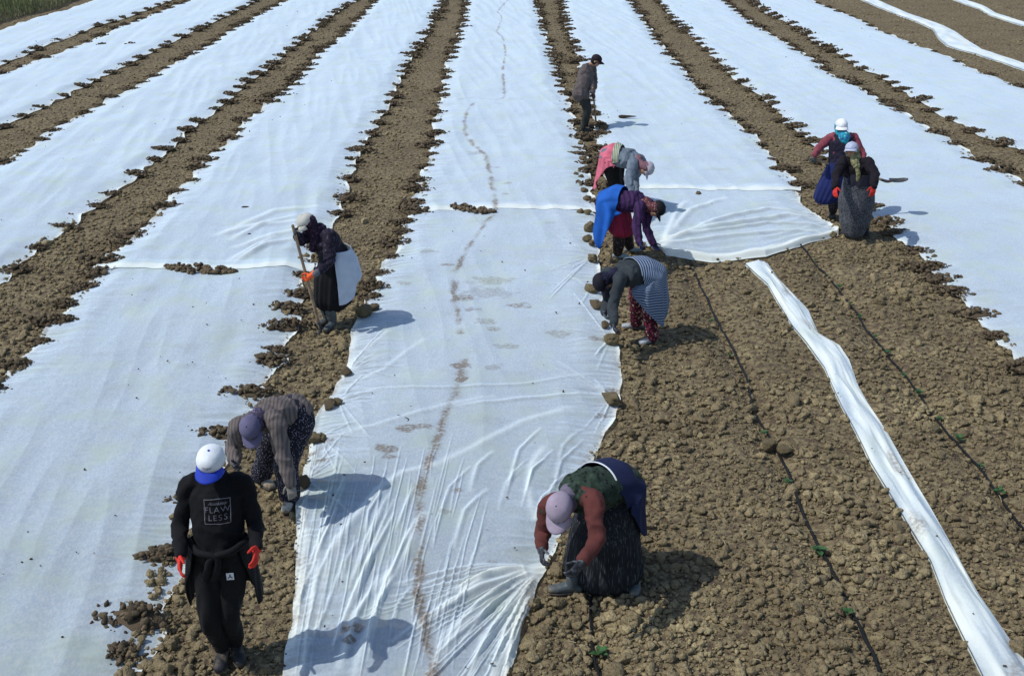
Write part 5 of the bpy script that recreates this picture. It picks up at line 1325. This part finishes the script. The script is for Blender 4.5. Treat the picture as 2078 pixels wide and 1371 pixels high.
spots = [(1400,532,.9,'seedling just below the loose end of the fleece sheet'), (1443,650,.9,'seedling at the left hose, level with the woman in grey'), (1482,714,.8,'faint seedling where the left hose bends'),
 (1552,870,.9,'seedling beside the pale clods on the left hose'), (1600,970,1.1,'leafy seedling left of the left hose, halfway down the bare ground'), (1663,1110,1.5,'largest bright green seedling, on the left hose'),
 (1722,1236,1.1,'seedling on the left hose, nearest the bottom of the photo'), (1655,524,.8,'faint seedling at the far start of the right hose'), (1704,580,1.0,'small seedling on the right hose, second from its far end'), (1748,636,1.0,'seedling on the right hose, level with the bulge of the white strip'),
 (1802,708,1.1,'seedling on the right hose, middle of the row'), (1866,790,1.2,'bright seedling on the right hose, third from the right frame edge'), (1946,885,1.2,'bright seedling on the right hose, second from the right frame edge'), (2030,992,1.2,'bright seedling by the right frame edge'), (1680,554,.7,FS), (1727,609,.75,FS), (1778,674,.8,FS), (1836,752,.85,FS), (1908,840,.85,FS), (1990,938,.85,FS), (1216,1318,1.4,'seedling by the short hose at the bottom, below the woman in navy')]
for i, (px, py, s, lab) in enumerate(spots):
    p = gp(px, py, .03); src = protos[i % 4]
    if i < 4: o = src
    else:
        o = src.copy(); COL.objects.link(o)
        for ch in src.children: c = ch.copy(); COL.objects.link(c); c.parent = o
    o.location = (p.x, p.y, hl(p.x, p.y) + .02); o.rotation_euler = (0, 0, i * 1.3); o.scale = (s * .75,) * 3
    tag(o, lab, 'seedling', SG)
# straw
n = 420; y_ = 6.2 * (22 / 6.2) ** rng.uniform(0, 1, n); x_ = rng.uniform(-1, 1, n) * (y_ * .5 + .4); k = ~in_sheet(x_, y_); x_, y_ = x_[k], y_[k]
V, Fs = [], []
for x, y in zip(x_, y_):
    a = rr.uniform(0, 3.14); L = rr.uniform(.015, .055); w = rr.uniform(.0012, .0028); z = hl(x, y) + .045; b = len(V); ca, sa = math.cos(a), math.sin(a)
    for t in (-1, 0, 1):
        c = V_((x + ca * L * t, y + sa * L * t, z + rr.uniform(-.008, .012)))
        V += [c + V_((-sa * w, ca * w, 0)), c + V_((sa * w, -ca * w, 0)), c + V_((0, 0, w * 1.5))]
    for t in (0, 1):
        q = b + 3 * t
        for j in range(3): Fs.append((q + j, q + (j + 1) % 3, q + 3 + (j + 1) % 3, q + 3 + j))
tag(link('straw', raw_mesh('straw', [(V, Fs)], False), None, mat('dry_straw', (.42, .34, .2), .8)), 'dry straw bits strewn over the bare soil', 'straw', kind='stuff')
# twig on the cloth and the dark lump beside the man in grey
def on_cloth(pl, r_, name, label, m, z=.085):
    pts = [gp(x, y, .08) for x, y in pl]; pts = [V_((p.x, p.y, hl(p.x, p.y) + z)) for p in pts]
    tag(link(name, raw_mesh(name, [limb(pts, r_, 8)]), None, m), label, name.replace('_', ' '))
on_cloth([(807,846),(818,849),(829,854),(827,858)], [.006, .008, .009, .005], 'twig', 'short bent twig lying on the near central sheet', mat('dark_twig', (.06, .045, .035), .9))
p = gp(1272, 243, .05)
V, Fs = [], []
prof = [(-.17, .02, .05), (-.12, .03, .075), (-.02, .025, .06), (.07, .02, .04), (.20, .008, .012)]
me = raw_mesh('soil_lump', [loft([(V_((p.x + a, p.y, hl(p.x, p.y) + .12)), V_((0, c, 0)), V_((0, 0, b))) for a, b, c in prof], 14)])
tag(link('soil_lump', me, None, M_heap), 'dark pointed lump of soil on the sheet right of the man in grey', 'soil lump')
for px, py, lab in ((498, 422, 'small oval dark stone on the sheet above the seam at left'), (503, 476, 'tiny dark flake of soil on the sheet, nearer the seam at left')):
    p = gp(px, py, .09); me = raw_mesh('soil_lump', [loft([(V_((p.x + a, p.y, hl(p.x, p.y) + .10)), V_((0, .045 * q, 0)), V_((0, 0, .014 * q))) for a, q in ((-.06, .4), (-.03, 1), (.03, 1), (.06, .4))], 12)])
    tag(link('soil_lump', me, None, M_heap), lab, 'soil lump')
# grass bank beyond the first sheet
gl_, gr_ = EG['0L'], None
n = 26000; y_ = rng.uniform(30, 56, n); x_ = ex('0L', y_) - .75 - rng.uniform(0, 1, n) ** 1.3 * 7
k = np.abs(x_) < y_ * .5 + 2.5; x_, y_ = x_[k], y_[k]; n = len(x_)
d = (ex('0L', y_) - .75 - x_); zb = h_low(x_, y_) + .22 * sstep(0, .5, d)
L = rng.uniform(.10, .32, n) * (.7 + .8 * np.clip(perlin2(x_ * .8, y_ * .8, 90) + .3, 0, 1)); a = rng.uniform(0, 6.28, n); w = .012
lean = rng.uniform(.0, .16, n)
P0 = np.stack([x_ - np.cos(a) * w, y_ - np.sin(a) * w, zb], 1); P1 = np.stack([x_ + np.cos(a) * w, y_ + np.sin(a) * w, zb], 1)
P2 = np.stack([x_ + np.sin(a) * lean, y_ + np.cos(a) * lean, zb + L], 1)
V = np.stack([P0, P1, P2], 1).reshape(-1, 3)
me = np_mesh('grass', V, np.arange(3 * n).reshape(-1, 3), smooth=False); fattr(me, 'tone', np.repeat(np.clip(rng.normal(.4, .3, n) + .5 * perlin2(x_ * .5, y_ * .5, 91), 0, 1), 3))
def grass_pat(k, c):
    a = k.n.new('ShaderNodeAttribute'); a.attribute_name = 'tone'; return k.mix(a.outputs['Fac'], (.07, .11, .03), (.36, .34, .16))
tag(link('grass', me, None, mat('grass', (.05, .1, .02), .9, grass_pat)), 'rough green and straw coloured grass in the top left corner', 'grass', kind='stuff')
# low earth bank the grass grows on
yy_ = np.linspace(28, 58, 160); uu_ = np.linspace(0, 1, 24); U, Yb = np.meshgrid(uu_, yy_)
Xb = ex('0L', Yb) - .55 - 9 * U; Zb = h_low(Xb, Yb) + .015 + .22 * sstep(.0, .09, U) + .06 * fbm2(Xb * 2, Yb * 2, 3, 95) - .05 * (U < .01)
me = np_mesh('bank', np.stack([Xb, Yb, Zb], 2).reshape(-1, 3), grid_faces(160, 24)); fattr(me, 'tone', np.full(160 * 24, .1))
tag(link('bank', me, None, mat('bank_earth', (.06, .05, .03), .95, bump=.8, bscale=12, bdist=.05)), kind='structure')
